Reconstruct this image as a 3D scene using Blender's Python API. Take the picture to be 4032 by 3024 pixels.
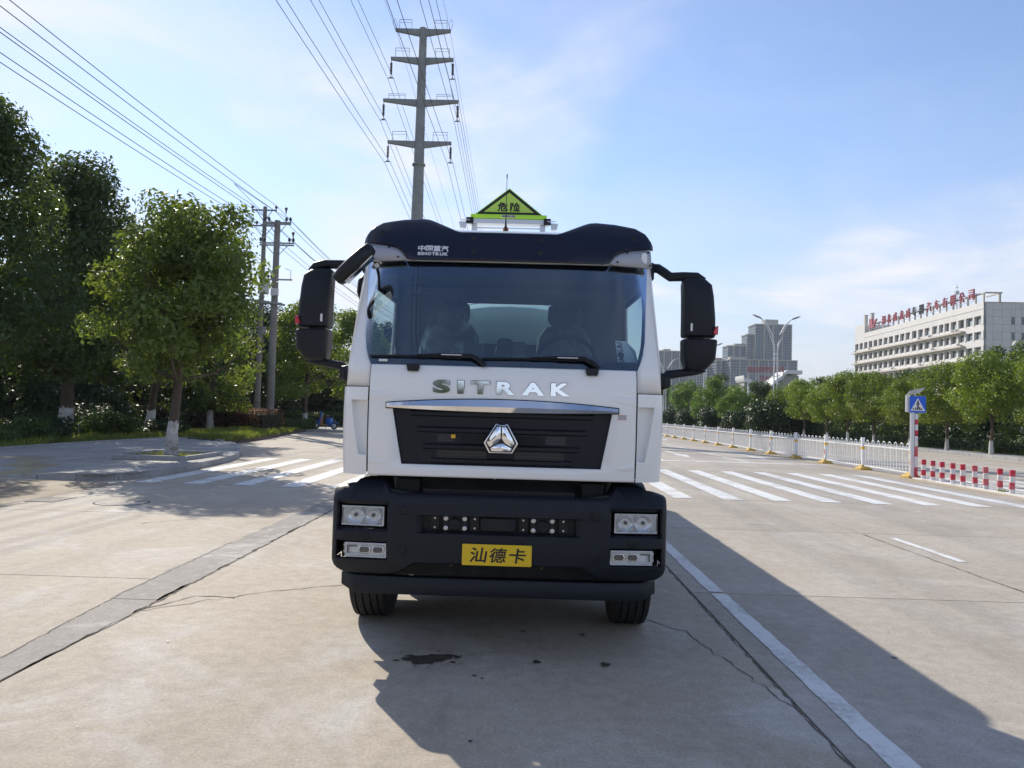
import bpy, bmesh, math, random
import numpy as np
from mathutils import Vector, Matrix
R = math.radians
for o in list(bpy.data.objects): bpy.data.objects.remove(o, do_unlink=True)
scn = bpy.context.scene
COL = scn.collection

# ------------------------------------------------------------------ camera
cam = bpy.data.cameras.new('camera'); cam_o = bpy.data.objects.new('camera', cam); COL.objects.link(cam_o)
cam.sensor_width = 36; cam.lens = 26.04; cam.clip_start = 0.05; cam.clip_end = 6000
cam_o.location = (0, 0, 1.68)
cam_o.rotation_euler = (Matrix.Rotation(R(0.885), 3, 'Z') @ Matrix.Rotation(R(92.16), 3, 'X') @ Matrix.Rotation(R(1.6), 3, 'Z')).to_euler()
scn.camera = cam_o

# ------------------------------------------------------------------ sky and sun
SUN_EL, SUN_AZ = 34.8, -31.4          # azimuth from +Y towards +X
world = bpy.data.worlds.new('World'); scn.world = world; world.use_nodes = True
wn, wl = world.node_tree.nodes, world.node_tree.links
wn.clear()
def N(nodes, typ, **kw):
    n = nodes.new(typ)
    for k, v in kw.items():
        if k.startswith('i_'):
            n.inputs[k[2:].replace('_', ' ')].default_value = v
        else: setattr(n, k, v)
    return n
def wmath(op, a, b=None, clamp=False):
    n = N(wn, 'ShaderNodeMath', operation=op, use_clamp=clamp)
    for i, v in enumerate((a, b)):
        if v is None: continue
        if isinstance(v, (int, float)): n.inputs[i].default_value = v
        else: wl.new(v, n.inputs[i])
    return n.outputs[0]
CO = (1.46, 10.1)      # offset of the cloud field
sky = N(wn, 'ShaderNodeTexSky', sky_type='NISHITA', sun_disc=False, sun_elevation=R(SUN_EL), sun_rotation=R(SUN_AZ),
        air_density=1.05, dust_density=0.12, ozone_density=1.6)
tc = N(wn, 'ShaderNodeTexCoord'); sp = N(wn, 'ShaderNodeSeparateXYZ'); wl.new(tc.outputs['Generated'], sp.inputs[0])
zz = wmath('ADD', wmath('MAXIMUM', sp.outputs['Z'], 0.0), 0.16)
px = wmath('DIVIDE', sp.outputs['X'], zz); py = wmath('DIVIDE', sp.outputs['Y'], zz)
def cloud(ax, ay, bx, by, ox, oy, scale, detail, rough, dist, lo, hi):
    cv = N(wn, 'ShaderNodeCombineXYZ')
    wl.new(wmath('ADD', wmath('ADD', wmath('MULTIPLY', px, ax), wmath('MULTIPLY', py, ay)), ox), cv.inputs[0])
    wl.new(wmath('ADD', wmath('ADD', wmath('MULTIPLY', px, bx), wmath('MULTIPLY', py, by)), oy), cv.inputs[1])
    nz = N(wn, 'ShaderNodeTexNoise', i_Scale=scale, i_Detail=detail, i_Roughness=rough, i_Distortion=dist)
    wl.new(cv.outputs[0], nz.inputs['Vector'])
    mr = N(wn, 'ShaderNodeMapRange', interpolation_type='SMOOTHSTEP')
    wl.new(nz.outputs['Fac'], mr.inputs['Value']); mr.inputs['From Min'].default_value = lo; mr.inputs['From Max'].default_value = hi
    return mr.outputs['Result']
c1 = cloud(0.55, 0.42, -0.42, 0.55, CO[0], CO[1], 1.0, 5, 0.5, 0.35, 0.46, 0.60)      # broad veils
c2 = cloud(0.9, 0.5, -0.5, 1.0, 8.3, 2.2, 1.8, 11, 0.62, 0.6, 0.38, 0.68)     # wispy texture
c3 = cloud(0.16, 0.10, -1.3, 1.1, 5.3, 9.2, 1.6, 7, 0.55, 0.25, 0.55, 0.80)     # long streaks
hz = wmath('POWER', wmath('SUBTRACT', 1.0, wmath('DIVIDE', wmath('MAXIMUM', sp.outputs['Z'], 0.0), 0.33), clamp=True), 1.25)
cl = wmath('ADD', wmath('MULTIPLY', c1, wmath('ADD', wmath('MULTIPLY', c2, 0.62), 0.36)), wmath('ADD', wmath('MULTIPLY', c3, 0.30), wmath('MULTIPLY', c2, 0.08)))
fac = wmath('ADD', wmath('MULTIPLY', cl, 0.92), wmath('MULTIPLY', hz, wmath('MULTIPLY', c2, 0.30)), clamp=True)
SKY_TINT = N(wn, 'ShaderNodeMix', data_type='RGBA', blend_type='MULTIPLY', i_Factor=1.0)
wl.new(sky.outputs[0], SKY_TINT.inputs[6]); SKY_TINT.inputs[7].default_value = (0.90, 0.875, 0.95, 1)
HZ = N(wn, 'ShaderNodeMix', data_type='RGBA'); wl.new(wmath('MULTIPLY', hz, 1.0), HZ.inputs[0]); wl.new(SKY_TINT.outputs[2], HZ.inputs[6]); HZ.inputs[7].default_value = (3.15, 3.25, 3.75, 1)
mx = N(wn, 'ShaderNodeMix', data_type='RGBA')
wl.new(fac, mx.inputs[0]); wl.new(HZ.outputs[2], mx.inputs[6]); mx.inputs[7].default_value = (5.0, 5.05, 5.35, 1)
bg = N(wn, 'ShaderNodeBackground', i_Strength=0.11); wl.new(mx.outputs[2], bg.inputs['Color'])
wo = N(wn, 'ShaderNodeOutputWorld'); wl.new(bg.outputs[0], wo.inputs['Surface'])

sun = bpy.data.lights.new('sun', 'SUN'); sun.energy = 3.2; sun.angle = R(0.55); sun.color = (1.0, 0.93, 0.80)
sun_o = bpy.data.objects.new('sun', sun); COL.objects.link(sun_o)
_a, _e = R(SUN_AZ), R(SUN_EL)
SUN_DIR = Vector((math.sin(_a)*math.cos(_e), math.cos(_a)*math.cos(_e), math.sin(_e)))
sun_o.rotation_euler = (-SUN_DIR).to_track_quat('-Z', 'Y').to_euler()
sun_o.location = SUN_DIR*60

scn.view_settings.view_transform = 'Standard'; scn.view_settings.look = 'None'
scn.view_settings.exposure = 0.77; scn.view_settings.gamma = 1.0; scn.view_settings.use_curve_mapping = False
scn.render.engine = 'CYCLES'
cy = scn.cycles
cy.max_bounces = 8; cy.diffuse_bounces = 3; cy.glossy_bounces = 4; cy.transmission_bounces = 6; cy.transparent_max_bounces = 12; cy.volume_bounces = 1
cy.caustics_reflective = False; cy.caustics_refractive = False; cy.sample_clamp_indirect = 6; cy.use_denoising = True

# ------------------------------------------------------------------ materials
MATS = {}
def mat(name, col=(0.5, 0.5, 0.5), rough=0.6, metal=0.0, spec=0.5, var=0.0, vscale=3.0, col2=None, bump=0.0, bscale=40.0,
        coat=0.0, transl=0.0, stretch=None, obj_rand=0.0, alpha=None, coords='Object', emit=None):
    m = bpy.data.materials.new(name); m.use_nodes = True; MATS[name] = m
    nt = m.node_tree; n, l = nt.nodes, nt.links
    b = n['Principled BSDF']; out = n['Material Output']
    b.inputs['Base Color'].default_value = (*col, 1); b.inputs['Roughness'].default_value = rough
    b.inputs['Metallic'].default_value = metal; b.inputs['Specular IOR Level'].default_value = spec
    b.inputs['Coat Weight'].default_value = coat; b.inputs['Coat Roughness'].default_value = 0.05
    vec = None
    if var > 0 or col2 or bump > 0:
        t = N(n, 'ShaderNodeTexCoord'); vec = t.outputs[coords]
        if stretch:
            mp = N(n, 'ShaderNodeMapping'); mp.inputs['Scale'].default_value = stretch; l.new(vec, mp.inputs[0]); vec = mp.outputs[0]
    c_out = None
    if var > 0 or col2:
        z = N(n, 'ShaderNodeTexNoise', i_Scale=vscale, i_Detail=8.0, i_Roughness=0.62); l.new(vec, z.inputs['Vector'])
        mr = N(n, 'ShaderNodeMapRange'); mr.inputs['From Min'].default_value = 0.3; mr.inputs['From Max'].default_value = 0.7
        l.new(z.outputs['Fac'], mr.inputs['Value'])
        x = N(n, 'ShaderNodeMix', data_type='RGBA'); l.new(mr.outputs[0], x.inputs[0])
        lo = col2 if col2 else tuple(c*(1-var) for c in col)
        hi = col if col2 else tuple(min(c*(1+var), 1) for c in col)
        x.inputs[6].default_value = (*lo, 1); x.inputs[7].default_value = (*hi, 1); c_out = x.outputs[2]
        l.new(c_out, b.inputs['Base Color'])
    if obj_rand > 0:
        oi = N(n, 'ShaderNodeObjectInfo'); hsv = N(n, 'ShaderNodeHueSaturation')
        mr = N(n, 'ShaderNodeMapRange'); mr.inputs['To Min'].default_value = 1-obj_rand; mr.inputs['To Max'].default_value = 1+obj_rand
        l.new(oi.outputs['Random'], mr.inputs['Value']); l.new(mr.outputs[0], hsv.inputs['Value'])
        if c_out: l.new(c_out, hsv.inputs['Color'])
        else: hsv.inputs['Color'].default_value = (*col, 1)
        c_out = hsv.outputs[0]; l.new(c_out, b.inputs['Base Color'])
    if bump > 0:
        z = N(n, 'ShaderNodeTexNoise', i_Scale=bscale, i_Detail=6.0, i_Roughness=0.6); l.new(vec, z.inputs['Vector'])
        bp = N(n, 'ShaderNodeBump', i_Strength=bump, i_Distance=0.02); l.new(z.outputs['Fac'], bp.inputs['Height']); l.new(bp.outputs[0], b.inputs['Normal'])
    if transl > 0:
        tr = N(n, 'ShaderNodeBsdfTranslucent'); ms = N(n, 'ShaderNodeMixShader'); ms.inputs[0].default_value = transl
        tint = N(n, 'ShaderNodeMix', data_type='RGBA', blend_type='MULTIPLY', i_Factor=1.0); tint.inputs[7].default_value = (1.5, 1.45, 0.55, 1)
        if c_out: l.new(c_out, tint.inputs[6])
        else: tint.inputs[6].default_value = (*col, 1)
        l.new(tint.outputs[2], tr.inputs['Color'])
        l.new(b.outputs[0], ms.inputs[1]); l.new(tr.outputs[0], ms.inputs[2]); l.new(ms.outputs[0], out.inputs['Surface'])
    if emit: b.inputs['Emission Color'].default_value = (*emit[0], 1); b.inputs['Emission Strength'].default_value = emit[1]
    return m

def concrete(name, c_mid, c_dark, c_light, stain=0.5, rand=0.05):
    """weathered concrete: broad blotches, stains, fine aggregate, worn pale patches"""
    m = bpy.data.materials.new(name); m.use_nodes = True; MATS[name] = m
    n, l = m.node_tree.nodes, m.node_tree.links; b = n['Principled BSDF']
    g = N(n, 'ShaderNodeNewGeometry'); P = g.outputs['Position']
    def noise(scale, detail=8.0, rough=0.6, dist=0.0, st=None):
        v = P
        if st:
            mp = N(n, 'ShaderNodeMapping'); mp.inputs['Scale'].default_value = st; l.new(v, mp.inputs[0]); v = mp.outputs[0]
        z = N(n, 'ShaderNodeTexNoise', i_Scale=scale, i_Detail=detail, i_Roughness=rough, i_Distortion=dist); l.new(v, z.inputs['Vector']); return z.outputs['Fac']
    def rng(v, a, b_, c=0.0, d=1.0):
        mr = N(n, 'ShaderNodeMapRange'); l.new(v, mr.inputs['Value'])
        for k, q in zip(('From Min', 'From Max', 'To Min', 'To Max'), (a, b_, c, d)): mr.inputs[k].default_value = q
        return mr.outputs[0]
    def mix(f, a, c2, blend='MIX'):
        x = N(n, 'ShaderNodeMix', data_type='RGBA', blend_type=blend)
        l.new(f, x.inputs[0]) if not isinstance(f, float) else setattr(x.inputs[0], 'default_value', f)
        for i, q in ((6, a), (7, c2)):
            if isinstance(q, tuple): x.inputs[i].default_value = (*q, 1)
            else: l.new(q, x.inputs[i])
        return x.outputs[2]
    c = mix(rng(noise(0.45, 6.0, 0.6, 0.4), 0.35, 0.65), c_dark, c_mid)
    c = mix(rng(noise(0.75, 9.0, 0.68, 0.9), 0.50, 0.66, 0.0, 0.85), c, c_light)
    c = mix(rng(noise(2.6, 10.0, 0.75, 0.5), 0.56, 0.74, 0.0, stain*0.8), c, tuple(q*0.80 for q in c_dark))
    c = mix(rng(noise(1.7, 10.0, 0.72, 1.2, (1.0, 0.45, 1)), 0.55, 0.80, 0.0, stain), c, tuple(q*0.62 for q in c_dark))
    c = mix(rng(noise(1.0, 5.0, 0.55, 0.3, (1.3, 0.07, 1)), 0.48, 0.75, 0.0, 0.30), c, tuple(q*0.72 for q in c_dark))
    grey = mix(rng(noise(55.0, 3.0, 0.7), 0.3, 0.7), (0.80, 0.79, 0.78), (1.13, 1.12, 1.11))
    c = mix(1.0, c, grey, 'MULTIPLY')
    peb = mix(rng(noise(9.0, 6.0, 0.7), 0.33, 0.67), (0.88, 0.87, 0.86), (1.1, 1.1, 1.1))
    c = mix(1.0, c, peb, 'MULTIPLY')
    oi = N(n, 'ShaderNodeObjectInfo'); hs = N(n, 'ShaderNodeHueSaturation'); l.new(rng(oi.outputs['Random'], 0, 1, 1-rand, 1+rand), hs.inputs['Value']); l.new(c, hs.inputs['Color'])
    l.new(hs.outputs[0], b.inputs['Base Color'])
    b.inputs['Roughness'].default_value = 0.82; b.inputs['Specular IOR Level'].default_value = 0.35
    bp = N(n, 'ShaderNodeBump', i_Strength=0.35, i_Distance=0.006); l.new(noise(70.0, 4.0, 0.7), bp.inputs['Height']); l.new(bp.outputs[0], b.inputs['Normal'])
    return m

def glass(name, tint=(0.5, 0.62, 0.6), rough=0.0, ior=1.5, boost=1.0, refl=(1, 1, 1)):
    m = bpy.data.materials.new(name); m.use_nodes = True; MATS[name] = m
    n, l = m.node_tree.nodes, m.node_tree.links; n.remove(n['Principled BSDF']); out = n['Material Output']
    t = N(n, 'ShaderNodeBsdfTransparent'); t.inputs[0].default_value = (*tint, 1)
    gl = N(n, 'ShaderNodeBsdfGlossy', i_Roughness=rough); gl.inputs[0].default_value = (*refl, 1)
    f = N(n, 'ShaderNodeFresnel', i_IOR=ior); mu = N(n, 'ShaderNodeMath', operation='MULTIPLY', use_clamp=True); mu.inputs[1].default_value = boost
    l.new(f.outputs[0], mu.inputs[0]); ms = N(n, 'ShaderNodeMixShader'); l.new(mu.outputs[0], ms.inputs[0])
    l.new(t.outputs[0], ms.inputs[1]); l.new(gl.outputs[0], ms.inputs[2]); l.new(ms.outputs[0], out.inputs['Surface'])
    return m

concrete('concrete_warm', (0.485, 0.425, 0.35), (0.405, 0.35, 0.283), (0.54, 0.515, 0.48), 0.5)
concrete('concrete_grey', (0.45, 0.405, 0.35), (0.385, 0.342, 0.29), (0.50, 0.47, 0.43), 0.35)
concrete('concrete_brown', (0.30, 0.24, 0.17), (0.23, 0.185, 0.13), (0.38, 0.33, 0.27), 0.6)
concrete('concrete_patch', (0.34, 0.315, 0.295), (0.26, 0.24, 0.225), (0.54, 0.53, 0.515), 0.9)
concrete('kerb_granite', (0.40, 0.40, 0.41), (0.33, 0.33, 0.34), (0.46, 0.46, 0.46), 0.35)
concrete('paver_grey', (0.40, 0.39, 0.38), (0.33, 0.32, 0.31), (0.47, 0.46, 0.45), 0.4, 0.08)
concrete('pole_concrete', (0.28, 0.27, 0.25), (0.22, 0.21, 0.195), (0.34, 0.33, 0.31), 0.4)
concrete('sandy_dust', (0.46, 0.38, 0.27), (0.40, 0.33, 0.235), (0.50, 0.45, 0.37), 0.3)
mat('joint_dark', (0.10, 0.088, 0.075), 0.95)
mat('crack_dark', (0.11, 0.095, 0.08), 0.95)
mat('oil_stain', (0.075, 0.062, 0.05), 0.5, var=0.4, vscale=14)
mat('tactile', (0.34, 0.28, 0.18), 0.85, var=0.2, obj_rand=0.1)
def worn_paint(name, base, under, amount=0.5, scale=14.0):
    m = mat(name, base, 0.7); n, l = m.node_tree.nodes, m.node_tree.links; b = n['Principled BSDF']
    g = N(n, 'ShaderNodeNewGeometry')
    z = N(n, 'ShaderNodeTexNoise', i_Scale=scale, i_Detail=9.0, i_Roughness=0.75); l.new(g.outputs['Position'], z.inputs['Vector'])
    z2 = N(n, 'ShaderNodeTexNoise', i_Scale=scale*0.1, i_Detail=5.0, i_Roughness=0.6); l.new(g.outputs['Position'], z2.inputs['Vector'])
    ad = N(n, 'ShaderNodeMath', operation='ADD'); l.new(z.outputs['Fac'], ad.inputs[0]); l.new(z2.outputs['Fac'], ad.inputs[1])
    mr = N(n, 'ShaderNodeMapRange'); l.new(ad.outputs[0], mr.inputs['Value']); mr.inputs['From Min'].default_value = 0.97; mr.inputs['From Max'].default_value = 1.28; mr.inputs['To Max'].default_value = amount
    x = N(n, 'ShaderNodeMix', data_type='RGBA'); l.new(mr.outputs[0], x.inputs[0]); x.inputs[6].default_value = (*base, 1); x.inputs[7].default_value = (*under, 1)
    l.new(x.outputs[2], b.inputs['Base Color'])
worn_paint('road_paint', (0.70, 0.70, 0.69), (0.40, 0.375, 0.34), 1.0)
worn_paint('whitewash', (0.52, 0.51, 0.50), (0.13, 0.105, 0.085), 1.0, 6.0)
worn_paint('bollard_white', (0.74, 0.74, 0.73), (0.4, 0.37, 0.33), 0.8, 9.0)
worn_paint('bollard_red', (0.52, 0.03, 0.06), (0.60, 0.45, 0.44), 0.55, 9.0)
mat('soil', (0.10, 0.075, 0.05), 0.95, var=0.4, vscale=6, bump=0.6, bscale=20)
mat('ground_earth', (0.16, 0.16, 0.09), 0.95, var=0.35, vscale=0.6)
mat('bark', (0.085, 0.062, 0.045), 0.9, var=0.45, vscale=9, bump=0.9, bscale=22, stretch=(1, 1, 0.25))
# foliage: (reflect colour) with translucency for back light
mat('leaf_camphor', (0.135, 0.185, 0.055), 0.42, var=0.45, vscale=1.1, transl=0.5, coords='Object', spec=0.4)
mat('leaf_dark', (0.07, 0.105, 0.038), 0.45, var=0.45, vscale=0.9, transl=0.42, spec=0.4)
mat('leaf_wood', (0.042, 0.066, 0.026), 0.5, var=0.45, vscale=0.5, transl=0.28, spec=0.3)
mat('leaf_street', (0.155, 0.215, 0.045), 0.45, var=0.42, vscale=1.3, transl=0.42, spec=0.35, obj_rand=0.14)
mat('leaf_feather', (0.11, 0.19, 0.05), 0.5, var=0.3, vscale=1.0, transl=0.4, spec=0.3)
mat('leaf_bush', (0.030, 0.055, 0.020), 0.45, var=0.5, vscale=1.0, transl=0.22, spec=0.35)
mat('leaf_hedge', (0.07, 0.11, 0.028), 0.5, var=0.45, vscale=2.0, transl=0.35)
mat('leaf_hedge_red', (0.19, 0.105, 0.09), 0.55, var=0.4, vscale=2.0, transl=0.3)
mat('leaf_grass', (0.17, 0.21, 0.055), 0.5, var=0.4, vscale=1.5, transl=0.4)
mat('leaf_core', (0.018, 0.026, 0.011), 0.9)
# truck
mat('truck_white', (0.90, 0.90, 0.89), 0.28, coat=0.6, bump=0.012, bscale=3.0)
mat('black_plastic', (0.010, 0.013, 0.020), 0.5, spec=0.32, bump=0.05, bscale=220)
mat('black_plastic_fine', (0.011, 0.013, 0.018), 0.42, spec=0.35)
mat('visor_dark', (0.010, 0.013, 0.030), 0.22, coat=0.1, spec=0.35)
mat('black_void', (0.006, 0.0065, 0.008), 0.8)
mat('engine_dark', (0.02, 0.021, 0.023), 0.55, var=0.4, vscale=12)
mat('chrome', (0.90, 0.91, 0.93), 0.05, metal=1.0)
mat('reflector', (0.95, 0.95, 0.96), 0.11, metal=1.0, bump=0.5, bscale=40, stretch=(4, 0.3, 0.3))
mat('lamp_grey', (0.74, 0.75, 0.77), 0.28, metal=0.2)
mat('lamp_dark', (0.05, 0.055, 0.065), 0.15, coat=0.6)
mat('bolt_steel', (0.62, 0.62, 0.63), 0.35, metal=0.7)
mat('corner_lens', (0.47, 0.48, 0.52), 0.35, coat=0.2, bump=0.5, bscale=260)
mat('rubber', (0.018, 0.018, 0.019), 0.75, bump=0.3, bscale=60)
mat('steel_grey', (0.42, 0.43, 0.45), 0.4, metal=0.6, var=0.2, vscale=4)
mat('plate_yellow', (0.80, 0.53, 0.015), 0.45)
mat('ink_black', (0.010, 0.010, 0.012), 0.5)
mat('decal_white', (0.72, 0.74, 0.78), 0.4)
mat('sign_lime', (0.46, 0.68, 0.10), 0.45)
mat('sign_lime_base', (0.50, 0.78, 0.08), 0.4, transl=0.3)
mat('label_white', (0.72, 0.73, 0.74), 0.5)
mat('sticker_red', (0.5, 0.12, 0.16), 0.6)
mat('orange_lamp', (0.55, 0.16, 0.05), 0.3)
mat('red_lens', (0.55, 0.03, 0.06), 0.15, coat=0.5)
mat('tank_cream', (0.76, 0.76, 0.68), 0.35, coat=0.2)
mat('interior_dark', (0.045, 0.050, 0.060), 0.7)
mat('interior_grey', (0.16, 0.17, 0.19), 0.75)
mat('seat_fabric', (0.15, 0.16, 0.185), 0.85, var=0.2, vscale=20)
mat('seat_plastic_cover', (0.32, 0.36, 0.38), 0.22, spec=0.7, bump=0.6, bscale=9, stretch=(1, 1, 0.4))
mat('paper_blue', (0.60, 0.70, 0.72), 0.6)
glass('windscreen_glass', (0.66, 0.77, 0.80), 0.0, 1.5, 2.9, (0.72, 0.85, 1.0))
glass('side_glass', (0.80, 0.93, 0.93), 0.0, 1.5, 0.3)
glass('lens_glass', (0.93, 0.95, 0.96), 0.02, 1.45, 1.0)
mat('frit_black', (0.008, 0.010, 0.016), 0.12)
# street furniture and buildings
mat('fence_white', (0.78, 0.79, 0.80), 0.4, var=0.06, vscale=3)
mat('fence_yellow', (0.72, 0.42, 0.03), 0.5, var=0.15, vscale=5)
mat('base_yellow', (0.50, 0.33, 0.06), 0.75, var=0.3, vscale=7)
mat('reflector_orange', (0.65, 0.16, 0.05), 0.4)
mat('sign_blue', (0.006, 0.10, 0.62), 0.4)
mat('aluminium', (0.58, 0.60, 0.63), 0.35, metal=0.5)
mat('galvanised', (0.30, 0.31, 0.30), 0.55, metal=0.3, var=0.22, vscale=2)
mat('pylon_steel', (0.26, 0.27, 0.26), 0.6, metal=0.2, var=0.2, vscale=1.0)
mat('wire_dark', (0.06, 0.06, 0.065), 0.6)
mat('insulator', (0.07, 0.05, 0.045), 0.35)
mat('lamp_white', (0.74, 0.75, 0.77), 0.4)
mat('lamp_head', (0.40, 0.43, 0.47), 0.4)
mat('iron', (0.24, 0.225, 0.20), 0.6, metal=0.2, var=0.3, vscale=12, bump=0.5, bscale=40)
mat('facade_tile', (0.64, 0.615, 0.595), 0.55, var=0.07, vscale=0.5, obj_rand=0.03)
mat('facade_joint', (0.34, 0.32, 0.31), 0.8)
mat('facade_stain', (0.50, 0.46, 0.42), 0.75, var=0.25, vscale=1.2, stretch=(1, 1, 0.25))
mat('window_frame', (0.36, 0.38, 0.39), 0.5)
mat('window_pane', (0.045, 0.07, 0.085), 0.06, spec=0.8, obj_rand=0.35)
mat('curtain', (0.34, 0.39, 0.40), 0.8, obj_rand=0.3)
mat('air_con', (0.62, 0.62, 0.60), 0.5)
mat('letter_red', (0.38, 0.09, 0.12), 0.5)
mat('letter_dark', (0.05, 0.055, 0.06), 0.6)
mat('tower_wall', (0.17, 0.21, 0.26), 0.7, var=0.12, vscale=0.08)
mat('tower_pale', (0.40, 0.385, 0.35), 0.7, var=0.1, vscale=0.08)
mat('tower_pink', (0.44, 0.35, 0.30), 0.7)
mat('tower_window', (0.055, 0.085, 0.125), 0.12, spec=0.7)
mat('gate_white', (0.72, 0.72, 0.72), 0.5)
mat('gate_grey', (0.36, 0.36, 0.36), 0.6)
mat('scooter_blue', (0.012, 0.11, 0.44), 0.25, coat=0.5)
mat('scooter_brown', (0.36, 0.15, 0.09), 0.5)
mat('flag_red', (0.6, 0.03, 0.03), 0.6)

# ------------------------------------------------------------------ helpers
def tag(o, label=None, cat=None, group=None, kind=None):
    if label: o['label'] = label
    if cat: o['category'] = cat
    if group: o['group'] = group
    if kind: o['kind'] = kind
    return o
def empty(name, loc=(0, 0, 0), label=None, cat=None, group=None, rz=0.0, kind=None):
    o = bpy.data.objects.new(name, None); COL.objects.link(o); o.location = loc; o.rotation_euler.z = rz; o.empty_display_size = 0.2
    return tag(o, label, cat, group, kind)
def link(name, me, m=None, parent=None, loc=None, rot=None, scale=None):
    if m and not me.materials: me.materials.append(MATS[m] if isinstance(m, str) else m)
    o = bpy.data.objects.new(name, me); COL.objects.link(o)
    if parent: o.parent = parent
    if loc: o.location = loc
    if rot: o.rotation_euler = rot
    if scale: o.scale = scale
    return o
def smooth(me, ang=35):
    me.polygons.foreach_set('use_smooth', [True]*len(me.polygons)); me.set_sharp_from_angle(angle=R(ang))
class MB:
    """collects geometry, then links it as ONE mesh object"""
    def __init__(s): s.v = []; s.f = []
    def add(s, vs, fs):
        b = len(s.v); s.v += [tuple(p) for p in vs]; s.f += [tuple(b+i for i in f) for f in fs]; return s
    def box(s, x0, x1, y0, y1, z0, z1):
        return s.add([(x0, y0, z0), (x1, y0, z0), (x1, y1, z0), (x0, y1, z0), (x0, y0, z1), (x1, y0, z1), (x1, y1, z1), (x0, y1, z1)],
                     [(3, 2, 1, 0), (4, 5, 6, 7), (0, 1, 5, 4), (1, 2, 6, 5), (2, 3, 7, 6), (3, 0, 4, 7)])
    def prism(s, poly, a, b, axis='z'):
        def P(p, t): return {'z': (p[0], p[1], t), 'y': (p[0], t, p[1]), 'x': (t, p[0], p[1])}[axis]
        n = len(poly)
        return s.add([P(p, a) for p in poly] + [P(p, b) for p in poly],
                     [tuple(range(n))[::-1], tuple(range(n, 2*n))] + [(i, (i+1) % n, n+(i+1) % n, n+i) for i in range(n)])
    def tube(s, path, r, seg=8, cap=True):
        path = [Vector(p) for p in path]; n = len(path); rr = r if isinstance(r, (list, tuple)) else [r]*n
        rings = []
        up = Vector((0, 0, 1))
        for i, p in enumerate(path):
            d = (path[min(i+1, n-1)]-path[max(i-1, 0)]).normalized()
            ref = up if abs(d.z) < 0.95 else Vector((1, 0, 0))
            a = d.cross(ref).normalized(); b = a.cross(d)
            rings.append([p+(a*math.cos(2*math.pi*k/seg)+b*math.sin(2*math.pi*k/seg))*rr[i] for k in range(seg)])
        return s.rings(rings, cap)
    def rings(s, rings, cap=True, closed=True):
        m = len(rings[0]); vs = [p for r_ in rings for p in r_]; fs = []
        for i in range(len(rings)-1):
            for k in range(m if closed else m-1):
                k2 = (k+1) % m; fs.append((i*m+k, i*m+k2, (i+1)*m+k2, (i+1)*m+k))
        if cap: fs.append(tuple(range(m))[::-1]); fs.append(tuple(range((len(rings)-1)*m, len(rings)*m)))
        return s.add(vs, fs)
    def loft(s, secs, n=2.6, seg=20, cap=True, axis='z'):
        """secs: (t, c1, c2, h1, h2): superellipse rings along an axis"""
        rs = []
        for t, c1, c2, h1, h2 in secs:
            ring = []
            for k in range(seg):
                a = 2*math.pi*k/seg; ca, sa = math.cos(a), math.sin(a)
                u = c1+h1*math.copysign(abs(ca)**(2/n), ca); w = c2+h2*math.copysign(abs(sa)**(2/n), sa)
                ring.append({'z': (u, w, t), 'y': (u, t, w), 'x': (t, u, w)}[axis])
            rs.append(ring)
        return s.rings(rs, cap)
    def lathe(s, prof, c=(0, 0, 0), axis='z', seg=16, cap=True):
        rs = []
        for r_, t in prof:
            rs.append([{'z': (c[0]+r_*math.cos(a), c[1]+r_*math.sin(a), c[2]+t), 'y': (c[0]+r_*math.cos(a), c[1]+t, c[2]+r_*math.sin(a)),
                        'x': (c[0]+t, c[1]+r_*math.cos(a), c[2]+r_*math.sin(a))}[axis] for a in [2*math.pi*k/seg for k in range(seg)]])
        return s.rings(rs, cap)
    def mesh(s, name, sm=None, face=None):
        me = bpy.data.meshes.new(name); me.from_pydata(s.v, [], s.f); me.update()
        bm = bmesh.new(); bm.from_mesh(me); bmesh.ops.recalc_face_normals(bm, faces=bm.faces); bm.to_mesh(me); bm.free()
        if face and sum(p.normal.dot(Vector(face))*p.area for p in me.polygons) < 0: me.flip_normals()
        if sm: smooth(me, sm)
        return me
    def build(s, name, m, parent=None, sm=None, bevel=0.0, loc=None, rot=None, seg=2, face=None):
        me = s.mesh(name, sm, face)
        o = link(name, me, m, parent, loc, rot)
        if bevel:
            md = o.modifiers.new('bevel', 'BEVEL'); md.width = bevel; md.segments = seg; md.limit_method = 'ANGLE'; md.angle_limit = R(32)
            smooth(me, 40)
        return o
def copy_tree(o, parent=None):
    c = o.copy(); COL.objects.link(c)
    if parent: c.parent = parent
    for ch in list(o.children): copy_tree(ch, c)
    return c
def arc(cx, cy, r, a0, a1, n): return [(cx+r*math.cos(R(a0+(a1-a0)*i/n)), cy+r*math.sin(R(a0+(a1-a0)*i/n))) for i in range(n+1)]
def rrect(x0, x1, z0, z1, r, n=4): return arc(x1-r, z0+r, r, -90, 0, n)+arc(x1-r, z1-r, r, 0, 90, n)+arc(x0+r, z1-r, r, 90, 180, n)+arc(x0+r, z0+r, r, 180, 270, n)
_gl = {}
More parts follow.
